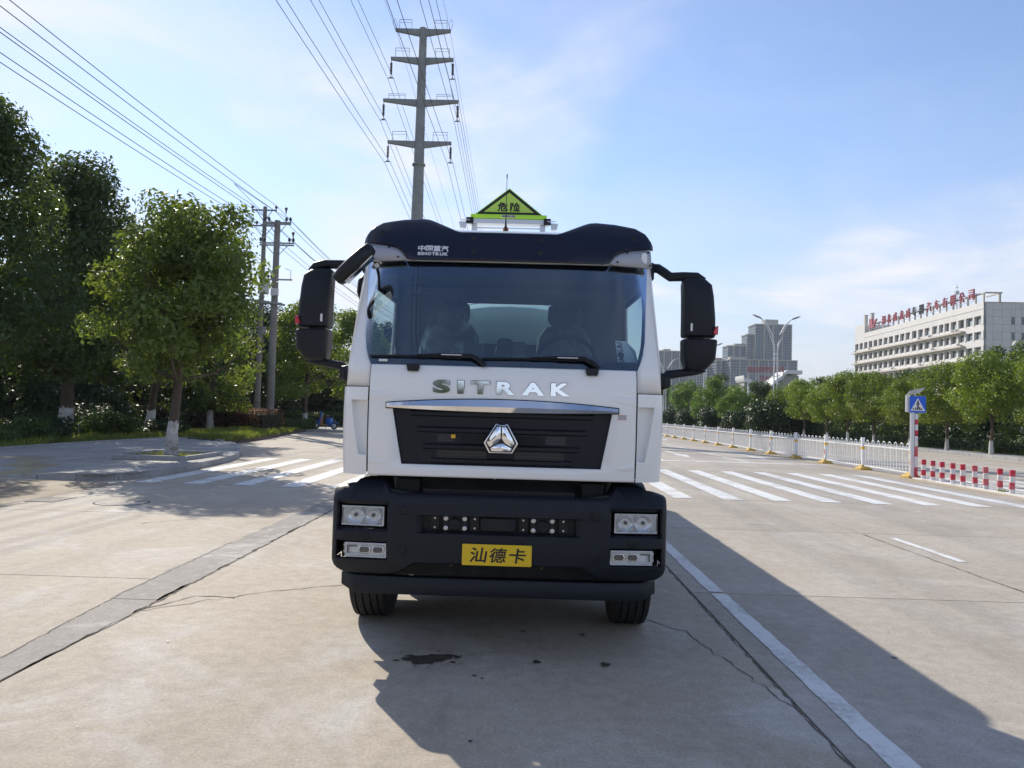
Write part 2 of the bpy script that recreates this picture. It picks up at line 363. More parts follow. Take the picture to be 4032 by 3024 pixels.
def glyph(name, ch, x0, x1, z0, z1, y, depth, m, parent, bold=0.02, keep=False, slant=0.0):
    """one character as flat-front geometry, fitted to a box in the XZ plane (front towards -Y)"""
    cu = bpy.data.curves.new('tmp', 'FONT'); cu.body = ch; cu.size = 1; cu.offset = bold; cu.extrude = 0.5; cu.resolution_u = 3
    t = bpy.data.objects.new('tmp', cu); COL.objects.link(t)
    me = bpy.data.meshes.new_from_object(t.evaluated_get(bpy.context.evaluated_depsgraph_get()))
    bpy.data.objects.remove(t); bpy.data.curves.remove(cu); me.materials.clear()
    xs = [v.co.x for v in me.vertices]; ys = [v.co.y for v in me.vertices]
    a, b, c, d = min(xs), max(xs), min(ys), max(ys)
    for v in me.vertices:
        u = (v.co.x-a)/(b-a); w = (v.co.y-c)/(d-c); k = v.co.z+0.5
        v.co = (x0+(x1-x0)*u+slant*w, y-depth*k, z0+(z1-z0)*w)
    me.flip_normals() if False else None
    me.update()
    return link(name, me, m, parent)
rng = np.random.default_rng(7)
def leaf_mesh(name, P, size, nrm=None, spread=0.8, aspect=0.5, seed=0):
    """one folded quad per leaf at points P; nrm = preferred normals"""
    r = np.random.default_rng(seed); n = len(P)
    d = r.normal(size=(n, 3)); d[:, 2] -= 0.35
    if nrm is None: nrm = np.tile(np.array([[0, 0, 1.0]]), (n, 1))
    nn = nrm+r.normal(size=(n, 3))*spread; nn /= np.linalg.norm(nn, axis=1)[:, None]+1e-9
    u = d-(d*nn).sum(1)[:, None]*nn; u /= np.linalg.norm(u, axis=1)[:, None]+1e-9
    w = np.cross(nn, u); s = (size*np.clip(r.lognormal(-0.08, 0.32, n), 0.45, 1.9))[:, None]
    V = np.empty((n, 4, 3)); V[:, 0] = P-u*s*0.5; V[:, 1] = P+w*s*aspect*0.5+nn*s*0.08; V[:, 2] = P+u*s*0.5-nn*s*0.06; V[:, 3] = P-w*s*aspect*0.5+nn*s*0.08
    me = bpy.data.meshes.new(name); me.vertices.add(n*4); me.loops.add(n*4); me.polygons.add(n)
    me.vertices.foreach_set('co', V.reshape(-1)); me.loops.foreach_set('vertex_index', np.arange(n*4, dtype=np.int32))
    me.polygons.foreach_set('loop_start', np.arange(0, n*4, 4, dtype=np.int32)); me.update(calc_edges=True)
    return me
# ------------------------------------------------------------------ ground, road, pavements
def sheet(name, poly, z, m, parent=None, kind='structure'):
    me = bpy.data.meshes.new(name); me.from_pydata([(p[0], p[1], z) for p in poly], [], [tuple(range(len(poly)))]); me.update()
    if me.polygons[0].normal.z < 0: me.flip_normals()
    o = link(name, me, m, parent)
    if kind and not parent: o['kind'] = kind
    return o
tag(sheet('ground', [(-2500, -2500), (2500, -2500), (2500, 2500), (-2500, 2500)], -0.09, 'ground_earth'), kind='structure')
road = empty('road', kind='structure')
sheet('road_bed', [(-40, -60), (24, -60), (24, 420), (-40, 420)], -0.035, 'joint_dark', road)
_slab = {}
def slab(x0, x1, y0, y1, m, gap=0.008, z1=0.0):
    key = (round(x1-x0, 3), round(y1-y0, 3), m)
    if key not in _slab:
        w, d = x1-x0, y1-y0
        _slab[key] = MB().add([(gap, gap, -0.05), (w-gap, gap, -0.05), (w-gap, d-gap, -0.05), (gap, d-gap, -0.05), (gap, gap, 0), (w-gap, gap, 0), (w-gap, d-gap, 0), (gap, d-gap, 0)],
            [(4, 5, 6, 7), (0, 1, 5, 4), (1, 2, 6, 5), (2, 3, 7, 6), (3, 0, 4, 7)]).mesh('slab')
    return link('slab', _slab[key], m, road, (x0, y0, z1))
ROWS = [-9.2+4.1*k for k in range(18)]           # joints at ... 3.1, 7.2, 11.3, 15.4 ...
COLS = [(-3.05, 1.66, 'concrete_warm'), (1.66, 5.12, 'concrete_grey'), (5.12, 8.58, 'concrete_grey'), (8.58, 11.72, 'concrete_grey'),
        (12.30, 16.1, 'concrete_grey'), (16.1, 20.0, 'concrete_grey'), (20.0, 23.9, 'concrete_grey')]
for x0, x1, m in COLS:
    RW = ROWS if x0 != -3.05 else [-9.2, -1.0, 11.3]+ROWS[6:]
    for j in range(len(RW)-1): slab(x0, x1, RW[j], RW[j+1], m)
    slab(x0, x1, ROWS[-1], 400, m); slab(x0, x1, -59, ROWS[0], m)
for j in range(len(ROWS)-1):
    y0, y1 = ROWS[j]-0.15, ROWS[j+1]-0.15
    slab(-8.14, -3.27, y0, y1, 'concrete_warm')
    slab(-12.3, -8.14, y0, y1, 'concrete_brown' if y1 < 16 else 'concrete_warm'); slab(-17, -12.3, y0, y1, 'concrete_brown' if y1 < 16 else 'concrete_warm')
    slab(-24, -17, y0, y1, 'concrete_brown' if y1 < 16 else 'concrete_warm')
slab(-24, -3.27, ROWS[-1]-0.15, 400, 'concrete_warm'); slab(-24, -3.27, -59, ROWS[0]-0.15, 'concrete_warm')
# repaired trench strip along the lane, ragged edges, one piece per pour
rs = random.Random(3)
ys = [-9.0, -3.2, 1.0, 4.0, 6.3, 9.4, 13.5, 18.2, 24, 31, 40, 60]
edge_pts = {}
for a, b in zip(ys[:-1], ys[1:]):
    n = max(4, int((b-a)/0.16)); L, Rr = [], []
    for i in range(n+1):
        y = a+0.006+(b-a-0.012)*i/n
        le = -3.30 if y < 4.6 else -3.30-0.20*min(1, (y-4.6)/2.3) if y < 9 else -3.48; L.append((le+rs.uniform(-0.025, 0.02), y)); Rr.append((-3.045+rs.uniform(-0.035, 0.02), y))
    MB().add([(x, y, 0.0045) for x, y in L+Rr], [(i, n+1+i, n+2+i, i+1) for i in range(n)]).build('patch_strip', 'concrete_patch', road)
# median strip below the fence
for j in range(3, len(ROWS)-1): slab(11.72, 12.30, ROWS[j], ROWS[j+1], 'sandy_dust')
slab(11.72, 12.30, ROWS[-1], 400, 'sandy_dust'); slab(11.72, 12.30, -59, ROWS[3], 'sandy_dust')
def ragged(x0, x1, y0, y1, n, amp, seed, z=0.004):
    r = random.Random(seed); A = [(x0+(r.uniform(-amp, amp)), y0+(y1-y0)*i/n) for i in range(n+1)]; B = [(x1+r.uniform(-amp*0.2, amp*0.2), y0+(y1-y0)*i/n) for i in range(n+1)]
    return MB().add([(x, y, z) for x, y in A+B], [(i, n+1+i, n+2+i, i+1) for i in range(n)])
ragged(11.35, 11.74, 14, 70, 120, 0.16, 5).build('dust_drift', 'sandy_dust', road)
# painted markings
def paint(name, poly, z=0.005):
    r = random.Random(len(road.children)); out = []          # worn, slightly ragged edges
    for (xa, ya), (xb, yb) in zip(poly, poly[1:]+poly[:1]):
        n = max(1, min(90, int(math.hypot(xb-xa, yb-ya)/0.11)))
        for i in range(n): out.append((xa+(xb-xa)*i/n+(r.uniform(-0.008, 0.008) if i else 0), ya+(yb-ya)*i/n+(r.uniform(-0.008, 0.008) if i else 0)))
    return sheet(name, out, z, 'road_paint', road)
def rect(x0, x1, y0, y1): return [(x0, y0), (x1, y0), (x1, y1), (x0, y1)]
for k in range(19):
    x = -8.05+1.02*k
    paint('crosswalk_stripe', rect(x, x+0.40, 15.34+0.04*(k % 3), 23.5-0.03*(k % 2)))
paint('edge_line', rect(1.84, 1.985, 0.5, 7.17)); paint('edge_line', rect(1.84, 1.985, 7.23, 13.9)); paint('edge_line', rect(1.84, 1.985, -20, 0.45)); paint('edge_line', rect(1.84, 1.985, 24.5, 120))
for y in (-6.0, 1.6, 9.2): paint('lane_dash', rect(5.37, 5.48, y, y+1.72))
paint('stop_line', rect(5.3, 11.65, 28.1, 28.5)); paint('lane_line', rect(8.62, 8.75, 28.5, 62)); paint('lane_line', rect(5.35, 5.48, 28.5, 62))
for y in range(66, 160, 9): paint('lane_dash', rect(8.62, 8.75, y, y+3))
def arrow(x, y):   # straight ahead arrow pointing towards the camera side traffic
    paint('lane_arrow', [(x-0.08, y+2.2), (x-0.08, y+6.0), (x+0.08, y+6.0), (x+0.08, y+2.2), (x+0.32, y+2.2), (x, y), (x-0.32, y+2.2)])
arrow(7.0, 30.8); arrow(10.2, 30.6); arrow(7.0, 52); arrow(10.2, 52)
paint('lane_line', rect(18.6, 18.73, 12, 120)); paint('lane_line', rect(15.4, 15.52, 4, 15)); paint('lane_line', rect(15.4, 15.52, 25, 80)); paint('edge_line', rect(23.2, 23.32, 10, 160))
paint('edge_line', rect(12.5, 12.62, 10, 120))
for k in range(12): paint('crosswalk_stripe', rect(12.9+0.92*k, 13.25+0.92*k, 15.4, 23.3))
# cracks: thin ragged ribbons
def crack(pts, w=0.012, seed=0, z=0.0035, jit=0.03, m='crack_dark'):
    r = random.Random(seed); P = []
    for (xa, ya), (xb, yb) in zip(pts[:-1], pts[1:]):
        L = math.hypot(xb-xa, yb-ya); n = max(2, int(L/0.07))
        for i in range(n): t = i/n; P.append((xa+(xb-xa)*t+r.uniform(-jit, jit), ya+(yb-ya)*t+r.uniform(-jit, jit)))
    P.append(pts[-1]); mb = MB(); n = len(P); vs = []
    for i, (x, y) in enumerate(P):
        d = Vector((P[min(i+1, n-1)][0]-P[max(i-1, 0)][0], P[min(i+1, n-1)][1]-P[max(i-1, 0)][1])).normalized(); q = w*r.uniform(0.3, 1.0)*0.5
        vs += [(x-d.y*q, y+d.x*q, z), (x+d.y*q, y-d.x*q, z)]
    mb.add(vs, [(2*i, 2*i+1, 2*i+3, 2*i+2) for i in range(n-1)])
    return mb.build('crack', m, road)
crack([(-3.05, 5.95), (-2.75, 6.25), (-2.2, 6.75), (-1.75, 7.0), (-1.2, 7.25)], 0.014, 1)
crack([(-3.04, 6.0), (-2.82, 6.45), (-2.62, 6.52), (-2.45, 6.45)], 0.02, 2)
crack([(1.07, 6.2), (1.3, 5.9), (1.36, 5.6), (1.5, 5.0), (1.58, 4.6), (1.64, 4.3)], 0.012, 3)
crack([(1.645, 8.2), (1.64, 6.0), (1.65, 4.4), (1.64, 3.2)], 0.018, 4, jit=0.012)
crack([(-3.05, 12.5), (-3.04, 9.0), (-3.03, 6.6), (-3.06, 4.0), (-3.06, 1)], 0.018, 5, jit=0.015, z=0.006)
crack([(-3.49, 9.0), (-3.45, 6.4), (-3.31, 4.6), (-3.30, 1)], 0.015, 6, jit=0.012, z=0.006)
crack([(5.13, 11.2), (5.11, 9.2), (5.13, 7.3), (5.1, 5.2)], 0.02, 7, jit=0.01)
crack([(3.4, 11.9), (3.9, 11.9)], 0.02, 8, jit=0.01)
crack([(-5.2, 10.2), (-4.9, 10.6), (-4.5, 10.8)], 0.02, 9); crack([(-7.6, 12.9), (-7.9, 12.2), (-8.05, 11.0)], 0.03, 10, jit=0.02)

# oil and water drips below the bumper
def stain(x, y, rx, ry, seed, m='oil_stain'):
    r = random.Random(seed); n = 26; ph = [r.uniform(0, 6.28) for _ in range(4)]; z = 0.0042+0.00004*seed
    sheet('oil_spot', [(x+rx*math.cos(a)*k, y+ry*math.sin(a)*k) for a, k in [(2*math.pi*i/n, 1+0.16*math.sin(3*2*math.pi*i/n+ph[0])+0.12*math.sin(5*2*math.pi*i/n+ph[1])+0.1*r.uniform(-1, 1)) for i in range(n)]], z, m, road)
for i, (x, y, a, b) in enumerate([(-0.64, 5.03, 0.10, 0.085), (-0.55, 5.06, 0.085, 0.08), (-0.47, 5.11, 0.05, 0.05), (-0.40, 5.10, 0.02, 0.03), (-0.80, 5.0, 0.022, 0.014), (-0.72, 5.10, 0.03, 0.02), (-0.42, 5.0, 0.02, 0.014), (0.14, 5.06, 0.026, 0.036), (0.60, 5.05, 0.032, 0.042),
        (0.05, 5.75, 0.02, 0.02), (0.5, 5.7, 0.02, 0.03), (-0.26, 4.76, 0.014, 0.014), (-0.21, 4.72, 0.01, 0.01), (-0.22, 3.83, 0.012, 0.01), (2.7, 5.4, 0.02, 0.02)]): stain(x, y, a, b, i)
rsp = random.Random(21)
for i in range(26):
    a_ = rsp.uniform(0, 6.28); q_ = rsp.uniform(0.6, 1.7); stain(-0.58+0.15*q_*math.cos(a_), 5.05+0.12*q_*math.sin(a_), rsp.uniform(0.004, 0.012), rsp.uniform(0.004, 0.010), 50+i)
for i in range(12): stain(rsp.uniform(-3, 5), rsp.uniform(3.3, 9), rsp.uniform(0.004, 0.011), rsp.uniform(0.004, 0.010), 90+i)
# manhole cover and drain grate
mh = empty('manhole_cover', (-6.6, 12.25, 0), 'round concrete manhole cover set in the road near the crossing', 'manhole')
MB().lathe([(0.395, 0.0), (0.40, 0.003), (0.425, 0.003), (0.43, 0.0)], seg=32, cap=False).build('rim', 'joint_dark', mh)
MB().lathe([(0.395, 0.0), (0.395, 0.004), (0.30, 0.0045), (0.02, 0.0045)], seg=32).build('lid', 'concrete_grey', mh)
for a in (0, 180): MB().box(-0.05, 0.05, -0.02, 0.02, 0.005, 0.006).build('lifting_slot', 'black_void', mh, loc=(0.28*math.cos(R(a+40)), 0.28*math.sin(R(a+40)), 0))
dr = empty('drain_grate', (-7.85, 12.35, 0), 'pale rectangular drain grate in the gutter left of the manhole', 'drain')
MB().box(-0.22, 0.22, -0.33, 0.33, -0.02, 0.005).build('pit', 'black_void', dr)
for k in range(-5, 6): MB().box(-0.20, 0.20, k*0.058-0.018, k*0.058+0.018, 0.0055, 0.009).build('bar', 'concrete_grey', dr)
for s in (-1, 1): MB().box(s*0.215-0.02, s*0.215+0.02, -0.34, 0.34, 0.0055, 0.010).build('frame_side', 'concrete_grey', dr)

# --- corner pavement on the left with kerb stones, pavers and a tree pit
def clip(poly, x0, x1, y0, y1):
    def cut(P, ins, inter):
        out = []
        for i in range(len(P)):
            a, b = P[i-1], P[i]
            if ins(b):
                if not ins(a): out.append(inter(a, b))
                out.append(b)
            elif ins(a): out.append(inter(a, b))
        return out
    ix = lambda X: (lambda a, b: (X, a[1]+(b[1]-a[1])*(X-a[0])/(b[0]-a[0]))); iy = lambda Y: (lambda a, b: (a[0]+(b[0]-a[0])*(Y-a[1])/(b[1]-a[1]), Y))
    for ins, it in ((lambda p: p[0] >= x0, ix(x0)), (lambda p: p[0] <= x1, ix(x1)), (lambda p: p[1] >= y0, iy(y0)), (lambda p: p[1] <= y1, iy(y1))):
        poly = cut(poly, ins, it)
        if not poly: return []
    return poly
def area(P): return 0.5*sum(P[i-1][0]*P[i][1]-P[i][0]*P[i-1][1] for i in range(len(P)))
KERB = [(-11.0, 15.52), (-10.3, 15.46), (-9.53, 15.40), (-9.04, 15.36), (-8.66, 15.52), (-8.38, 15.95), (-8.27, 16.6), (-8.25, 17.6), (-8.27, 18.74), (-8.32, 19.9), (-8.45, 21.2), (-8.72, 22.6), (-9.1, 23.9), (-9.55, 25.1), (-10.15, 26.6), (-10.85, 28.2), (-11.55, 29.7)]
VERGE_EDGE = [(-12.3, 30.3), (-13.3, 31.2), (-15.0, 32.0), (-15.2, 28.6), (-15.55, 25.2), (-15.5, 21.8), (-15.4, 18), (-15.4, 15.5)]
def hs(x, y): return 0.15*min(1.0, max(0.06, (x+11.0)/1.3, (y-15.6)/1.5))
walk = empty('pavement', kind='structure')
SW = KERB+VERGE_EDGE
if area(SW) < 0: SW = SW[::-1]
base = MB(); PS = 0.6; npv = 0
for i in range(-28, -12):
    for j in range(24, 56):
        c = clip(SW, i*PS, (i+1)*PS, j*PS, (j+1)*PS)
        if len(c) < 3 or abs(area(c)) < 0.004: continue
        base.add([(x, y, hs(x, y)-0.012) for x, y in c], [tuple(range(len(c)))])
        cx, cy = sum(p[0] for p in c)/len(c), sum(p[1] for p in c)/len(c)
        if -11.05 < cx < -8.85 and 19.35 < cy < 22.1: continue
        q = [(cx+(x-cx)*0.985, cy+(y-cy)*0.985) for x, y in c]; k = len(q)
        tact = abs((cx+10.2)*0.86+(cy-15.0)*0.51) < 0.32 and cy < 18.4 or (abs(cy-18.7) < 0.32 and cx < -11.9)
        dz = rs.uniform(0, 0.005)
        MB().add([(x, y, hs(x, y)+dz) for x, y in q]+[(x, y, hs(x, y)-0.02) for x, y in q], [tuple(range(k))]+[(a, k+a, k+(a+1) % k, (a+1) % k) for a in range(k)]).build('paver', 'tactile' if tact else 'paver_grey', walk)
base.build('pavement_base', 'joint_dark', walk)
def kerb_line(pts, width, length, parent, m='kerb_granite', hfun=hs, inward=1, extra=0.012):
    seg = []; P = [Vector((p[0], p[1])) for p in pts]
    d = [0.0]
    for a, b in zip(P[:-1], P[1:]): d.append(d[-1]+(b-a).length)
    def at(t):
        for i in range(len(P)-1):
            if t <= d[i+1] or i == len(P)-2:
                u = (t-d[i])/max(d[i+1]-d[i], 1e-6); return P[i].lerp(P[i+1], u), (P[i+1]-P[i]).normalized()
    n = max(1, round(d[-1]/length))
    for k in range(n):
        a, ta = at(d[-1]*k/n+0.006); b, tb = at(d[-1]*(k+1)/n-0.006)
        na, nb = Vector((-ta.y, ta.x))*inward*width, Vector((-tb.y, tb.x))*inward*width
        q = [a, b, b+nb, a+na]; ha, hb = hfun(*a)+extra, hfun(*b)+extra
        z = [ha, hb, hb, ha]
        MB().add([(p.x, p.y, -0.02) for p in q]+[(p.x, p.y, zz_) for p, zz_ in zip(q, z)], [(3, 2, 1, 0), (4, 5, 6, 7), (0, 1, 5, 4), (1, 2, 6, 5), (2, 3, 7, 6), (3, 0, 4, 7)]).build('kerb_stone', m, parent, bevel=0.012)
kerb_line(KERB, 0.15, 0.85, walk)
kerb_line(VERGE_EDGE[::-1][1:], 0.09, 1.2, walk, hfun=lambda x, y: 0.2)
# granite surround of the pit
pit = empty('tree_pit', (-9.93, 20.75, 0.0), 'low granite square surround with bare soil at the foot of the near tree', 'tree pit')
for a in range(4):
    L = 1.0 if a % 2 == 0 else 1.15
    MB().box(-L+0.07, L+0.06, -0.065, 0.065, 0.0, 0.265).build('border_stone', 'kerb_granite', pit, bevel=0.012, loc=[(0, -1.15, 0), (1.0, 0, 0), (0, 1.15, 0), (-1.0, 0, 0)][a], rot=(0, 0, a*math.pi/2))
MB().box(-0.93, 0.93, -1.08, 1.08, 0.0, 0.19).build('soil', 'soil', pit)
# green verge behind (earth under the plants) and the second pavement with the scooter
VERGE = [(-15.0, 32.0), (-13.3, 31.2), (-12.3, 30.4), (-12.3, 33.6), (-12.9, 38.8), (-13.7, 44.0), (-14.2, 48.6), (-16.6, 48.7), (-16.6, 90), (-140, 140), (-140, 6), (-40, 10), (-15.5, 15.5), (-15.5, 21.8), (-15.55, 25.2), (-15.2, 28.6)]
vm = MB().prism(VERGE, 0.0, 0.14).build('verge', 'soil'); vm['kind'] = 'structure'
far_walk = empty('far_pavement', kind='structure')
MB().box(-16.5, -8.4, 48.9, 110, 0.0, 0.14).build('pavement_base', 'paver_grey', far_walk)
for k in range(9): MB().box(-16.45+0.92*k, -16.45+0.92*k+0.905, 48.6, 48.85, -0.02, 0.155).build('kerb_stone', 'kerb_granite', far_walk, bevel=0.012)
for k in range(10): MB().box(-8.42, -8.25, 48.6+k, 48.6+k+0.985, -0.02, 0.155).build('kerb_stone', 'kerb_granite', far_walk, bevel=0.012)
# right-hand pavement
rw = empty('right_pavement', kind='structure')
MB().box(24.06, 26.2, 24, 200, 0.0, 0.14).build('pavement_base', 'paver_grey', rw)
for k in range(56): MB().box(23.9, 24.05, 26+k*1.0, 26+k*1.0+0.985, -0.02, 0.155).build('kerb_stone', 'kerb_granite', rw, bevel=0.012)
for k in range(4): MB().box(24.06, 26.2, 81+40*k, 121+40*k-0.02, 0.14, 0.15).build('pavement_base', 'paver_grey', rw)
for i in range(3):
    for j in range(34): MB().box(24.08+0.70*i, 24.08+0.70*i+0.69, 30+0.72*j, 30+0.72*j+0.71, 0.141, 0.152+rs.uniform(0, 0.004)).build('paver', 'paver_grey', rw)
rv = MB().prism([(26.2, 24), (400, 24), (400, 700), (26.2, 700)], 0.0, 0.13).build('right_verge', 'ground_earth'); rv['kind'] = 'structure'
# ------------------------------------------------------------------ trees and plants
def blobs_for(r, h0, h1, rad, n, taper=0.55, top=0.35):
    """clump centres filling a crown of uneven outline"""
    out = []
    for i in range(n):
        t = r.uniform(0, 1)**0.9; z = h0+(h1-h0)*t
        prof = rad*(1-abs(t-top)**1.6*(1.0/max(top, 1-top)**1.6)*taper)
        a = r.uniform(0, 2*math.pi); q = prof*math.sqrt(r.uniform(0.05, 1.0))*0.80; b = rad*r.uniform(0.19, 0.36)
        if i % 5 == 0: q = prof*r.uniform(0.85, 1.12); b = rad*r.uniform(0.13, 0.22); z += r.uniform(-0.3, 0.3)
        out.append((q*math.cos(a), q*math.sin(a), z, b))
    return np.array(out)
def crown_points(r, B, n, shell=0.55):
    w = B[:, 3]**2; idx = r.choice(len(B), size=n, p=w/w.sum())
    d = r.normal(size=(n, 3)); d /= np.linalg.norm(d, axis=1)[:, None]
    rr = B[idx, 3]*(shell+(1.12-shell)*r.uniform(0, 1, n)**0.5); rr *= 1+0.12*r.normal(size=n)
    P = B[idx, :3]+d*rr[:, None]*np.array([1, 1, 0.78]); nr = d+np.array([0, 0, 0.55])
    return P, nr
_crowns = {}
def tree(name, label, loc, h, base, rad, nleaf=9000, leaf=0.13, m='leaf_camphor', seed=1, tr=0.16, lean=(0, 0), nbl=46, white=1.15, group=None, taper=0.55, top=0.35,
         nbranch=7, share=None, rz=0.0, sc=1.0, shell=0.5, aspect=0.5):
    r = np.random.default_rng(seed); t = empty(name, loc, label, 'tree', group, rz)
    if sc != 1.0: t.scale = (sc, sc, sc)
    if share and share in _crowns:
        for nm, me, m_ in _crowns[share]:
            o = link(nm, me, m_, t)
            if nm == 'crown': o['kind'] = 'stuff'
        return t
    parts = []
    B = blobs_for(r, base, h-rad*0.25, rad, nbl, taper, top); B[:, 0] += lean[0]*B[:, 2]/h; B[:, 1] += lean[1]*B[:, 2]/h
    P, nr = crown_points(r, B, nleaf, shell)
    keep = P[:, 2] > base*0.86; P, nr = P[keep], nr[keep]
    parts.append(('crown', leaf_mesh('crown', P, leaf, nr, 0.75, aspect, seed), m))
    topz = base+(h-base)*0.62; path = []; rad_ = []
    for i in range(9):
        z = topz*i/8; k = 0.05*math.sin(i*1.3+seed); path.append((lean[0]*z/h+k*0.5*min(1, z), lean[1]*z/h+k*0.7*min(1, z), z-0.05 if i == 0 else z)); rad_.append(tr*(1.28 if i == 0 else 1.0-0.075*i))
    parts.append(('trunk', MB().tube(path, rad_, 10).mesh('trunk', 60), 'bark'))
    if white:
        wp = [p for p in path if p[2] <= white]; e = path[len(wp)]; f = path[len(wp)-1]; u = (white-f[2])/(e[2]-f[2]); rad_w = rad_[len(wp)-1]; wp = wp+[tuple(f[k]+(e[k]-f[k])*u for k in range(3))]
        mbw = MB().tube(wp, [rad_[i]*1.035+0.006 for i in range(len(wp))], 18, False); q0 = len(mbw.v)-18
        for i in range(18): x_, y_, z_ = mbw.v[q0+i]; mbw.v[q0+i] = (x_, y_, z_+r.uniform(-0.11, 0.05))
        parts.append(('whitewash', mbw.mesh('whitewash', 60), 'whitewash'))
    order = np.argsort(-np.hypot(B[:, 0], B[:, 1]))[:nbranch*2:2]
    for q in order:
        b = B[q]; z0 = max(base*0.92, min(topz*0.9, b[2]-np.hypot(b[0], b[1])*0.9)); k = z0/h
        a = Vector((lean[0]*k, lean[1]*k, z0)); c = Vector(b[:3]); mid = a.lerp(c, 0.5)+Vector((0, 0, -0.12*(c-a).length))
        parts.append(('branch', MB().tube([a, a.lerp(mid, 0.55), mid, mid.lerp(c, 0.6), c], [tr*0.42, tr*0.34, tr*0.25, tr*0.16, tr*0.05], 6).mesh('branch', 60), 'bark'))
    if share: _crowns[share] = parts
    for nm, me, m_ in parts:
        o = link(nm, me, m_, t)
        if nm == 'crown': o['kind'] = 'stuff'
    return t
# left-hand side
tree('camphor_tree', 'leafy camphor tree with whitewashed trunk growing from the granite pit', (-9.93, 20.9, 0.15), 7.75, 2.35, 2.3, 27000, 0.15, 'leaf_camphor', 17, 0.15, lean=(0.3, 0), nbl=84, white=1.0, taper=0.6, top=0.4, nbranch=12)
tree('tall_tree', 'tall dark tree with thick whitewashed trunk behind the corner pavement', (-18.9, 30.4, 0.12), 11.9, 2.6, 3.2, 36000, 0.19, 'leaf_dark', 12, 0.27, nbl=80, white=1.3, taper=0.75, top=0.3, nbranch=12)
tree('tall_tree', 'tallest dark tree at the left edge, its trunk outside the photo', (-16.6, 21.9, 0.12), 11.2, 3.4, 2.9, 34000, 0.16, 'leaf_dark', 13, 0.24, nbl=85, white=1.2, taper=0.8, top=0.25, nbranch=8)
tree('leaning_tree', 'leaning tree with whitewashed foot between the two nearer trunks', (-18.4, 36.2, 0.12), 11.2, 2.4, 3.2, 24000, 0.18, 'leaf_dark', 14, 0.2, lean=(1.8, -0.5), nbl=60, white=1.2, nbranch=6)
tree('verge_tree', 'rounded camphor tree behind the near one beside the hedge', (-18.0, 42.5, 0.12), 6.4, 1.3, 2.6, 16000, 0.18, 'leaf_camphor', 21, 0.2, nbl=46, white=1.2, nbranch=5)
tree('verge_tree', 'street tree standing beside the blue scooter', (-15.2, 51.6, 0.12), 9.2, 2.4, 3.1, 20000, 0.19, 'leaf_street', 15, 0.19, nbl=48, white=1.1, nbranch=6)
tree('verge_tree', 'street tree half hidden behind the left mirror', (-13.4, 58.5, 0.12), 9.4, 2.4, 3.2, 20000, 0.20, 'leaf_street', 16, 0.19, nbl=46, white=1.1, nbranch=6)
wd = [(-20.5, 56, 9.6), (-26, 54, 10.4), (-31, 50, 9.2), (-27.5, 44, 10.5), (-36, 47, 11), (-41, 53, 12), (-18.5, 66, 9.0), (-24, 66, 10), (-33, 40, 11.5), (-22.5, 49, 8.0), (-13, 72, 10.5), (-30, 36.5, 12)]
wl_ = ['behind the two utility poles', 'second dark woodland tree left of the utility poles', 'dark woodland tree showing beneath the near crown', 'dark woodland tree behind the leaning trunk',
       'dark woodland tree behind the tall whitewashed trunk', 'farthest dark tree at the left of the wood', 'dark tree showing between the right pole and the mirror', 'dark tree deep in the wood behind the poles',
       'dark tree behind the tallest left tree', 'low dark tree behind the red hedge', 'tree seen between the left mirror and the cab', 'dark tree closing the left edge of the wood']
for i, ((x, y, h), t) in enumerate(zip(wd, wl_)):
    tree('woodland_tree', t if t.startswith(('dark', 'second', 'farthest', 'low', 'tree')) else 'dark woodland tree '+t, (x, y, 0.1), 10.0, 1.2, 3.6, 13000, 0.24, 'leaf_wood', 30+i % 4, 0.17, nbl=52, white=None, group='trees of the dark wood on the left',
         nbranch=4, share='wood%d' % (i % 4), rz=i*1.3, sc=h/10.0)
# far wood closing the gaps below the crowns (reads as one dark mass)
def mass(name, x0, x1, y0, y1, h, n, leaf, m, seed, label=None, cat=None, z0=0.1):
    r = np.random.default_rng(seed); k = max(6, int(abs(x1-x0)+abs(y1-y0))//2)
    t = np.linspace(0, 1, k); B = []
    for u in t:
        for q in range(5): B.append((x0+(x1-x0)*u+r.normal()*1.2, y0+(y1-y0)*u+r.normal()*1.2, z0+h*r.uniform(0.1, 0.85)*r.uniform(0.75, 1), h*r.uniform(0.16, 0.26)))
    P, nr = crown_points(r, np.array(B), n, 0.4); P[:, 2] = np.maximum(P[:, 2], z0+0.05)
    o = link(name, leaf_mesh(name, P, leaf, nr, 0.7, 0.6, seed), m); return tag(o, label, cat, kind='stuff')
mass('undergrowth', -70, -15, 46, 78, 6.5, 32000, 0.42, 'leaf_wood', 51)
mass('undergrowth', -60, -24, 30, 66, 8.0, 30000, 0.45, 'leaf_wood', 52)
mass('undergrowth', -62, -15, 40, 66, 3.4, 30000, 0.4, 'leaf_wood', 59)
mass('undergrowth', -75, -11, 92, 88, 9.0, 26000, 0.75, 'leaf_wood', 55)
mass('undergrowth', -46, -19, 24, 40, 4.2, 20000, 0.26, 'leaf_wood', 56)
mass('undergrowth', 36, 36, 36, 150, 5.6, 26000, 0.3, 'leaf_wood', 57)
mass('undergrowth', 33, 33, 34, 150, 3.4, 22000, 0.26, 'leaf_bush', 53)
mass('undergrowth', 28.2, 28.2, 32, 110, 2.2, 22000, 0.18, 'leaf_hedge', 54)
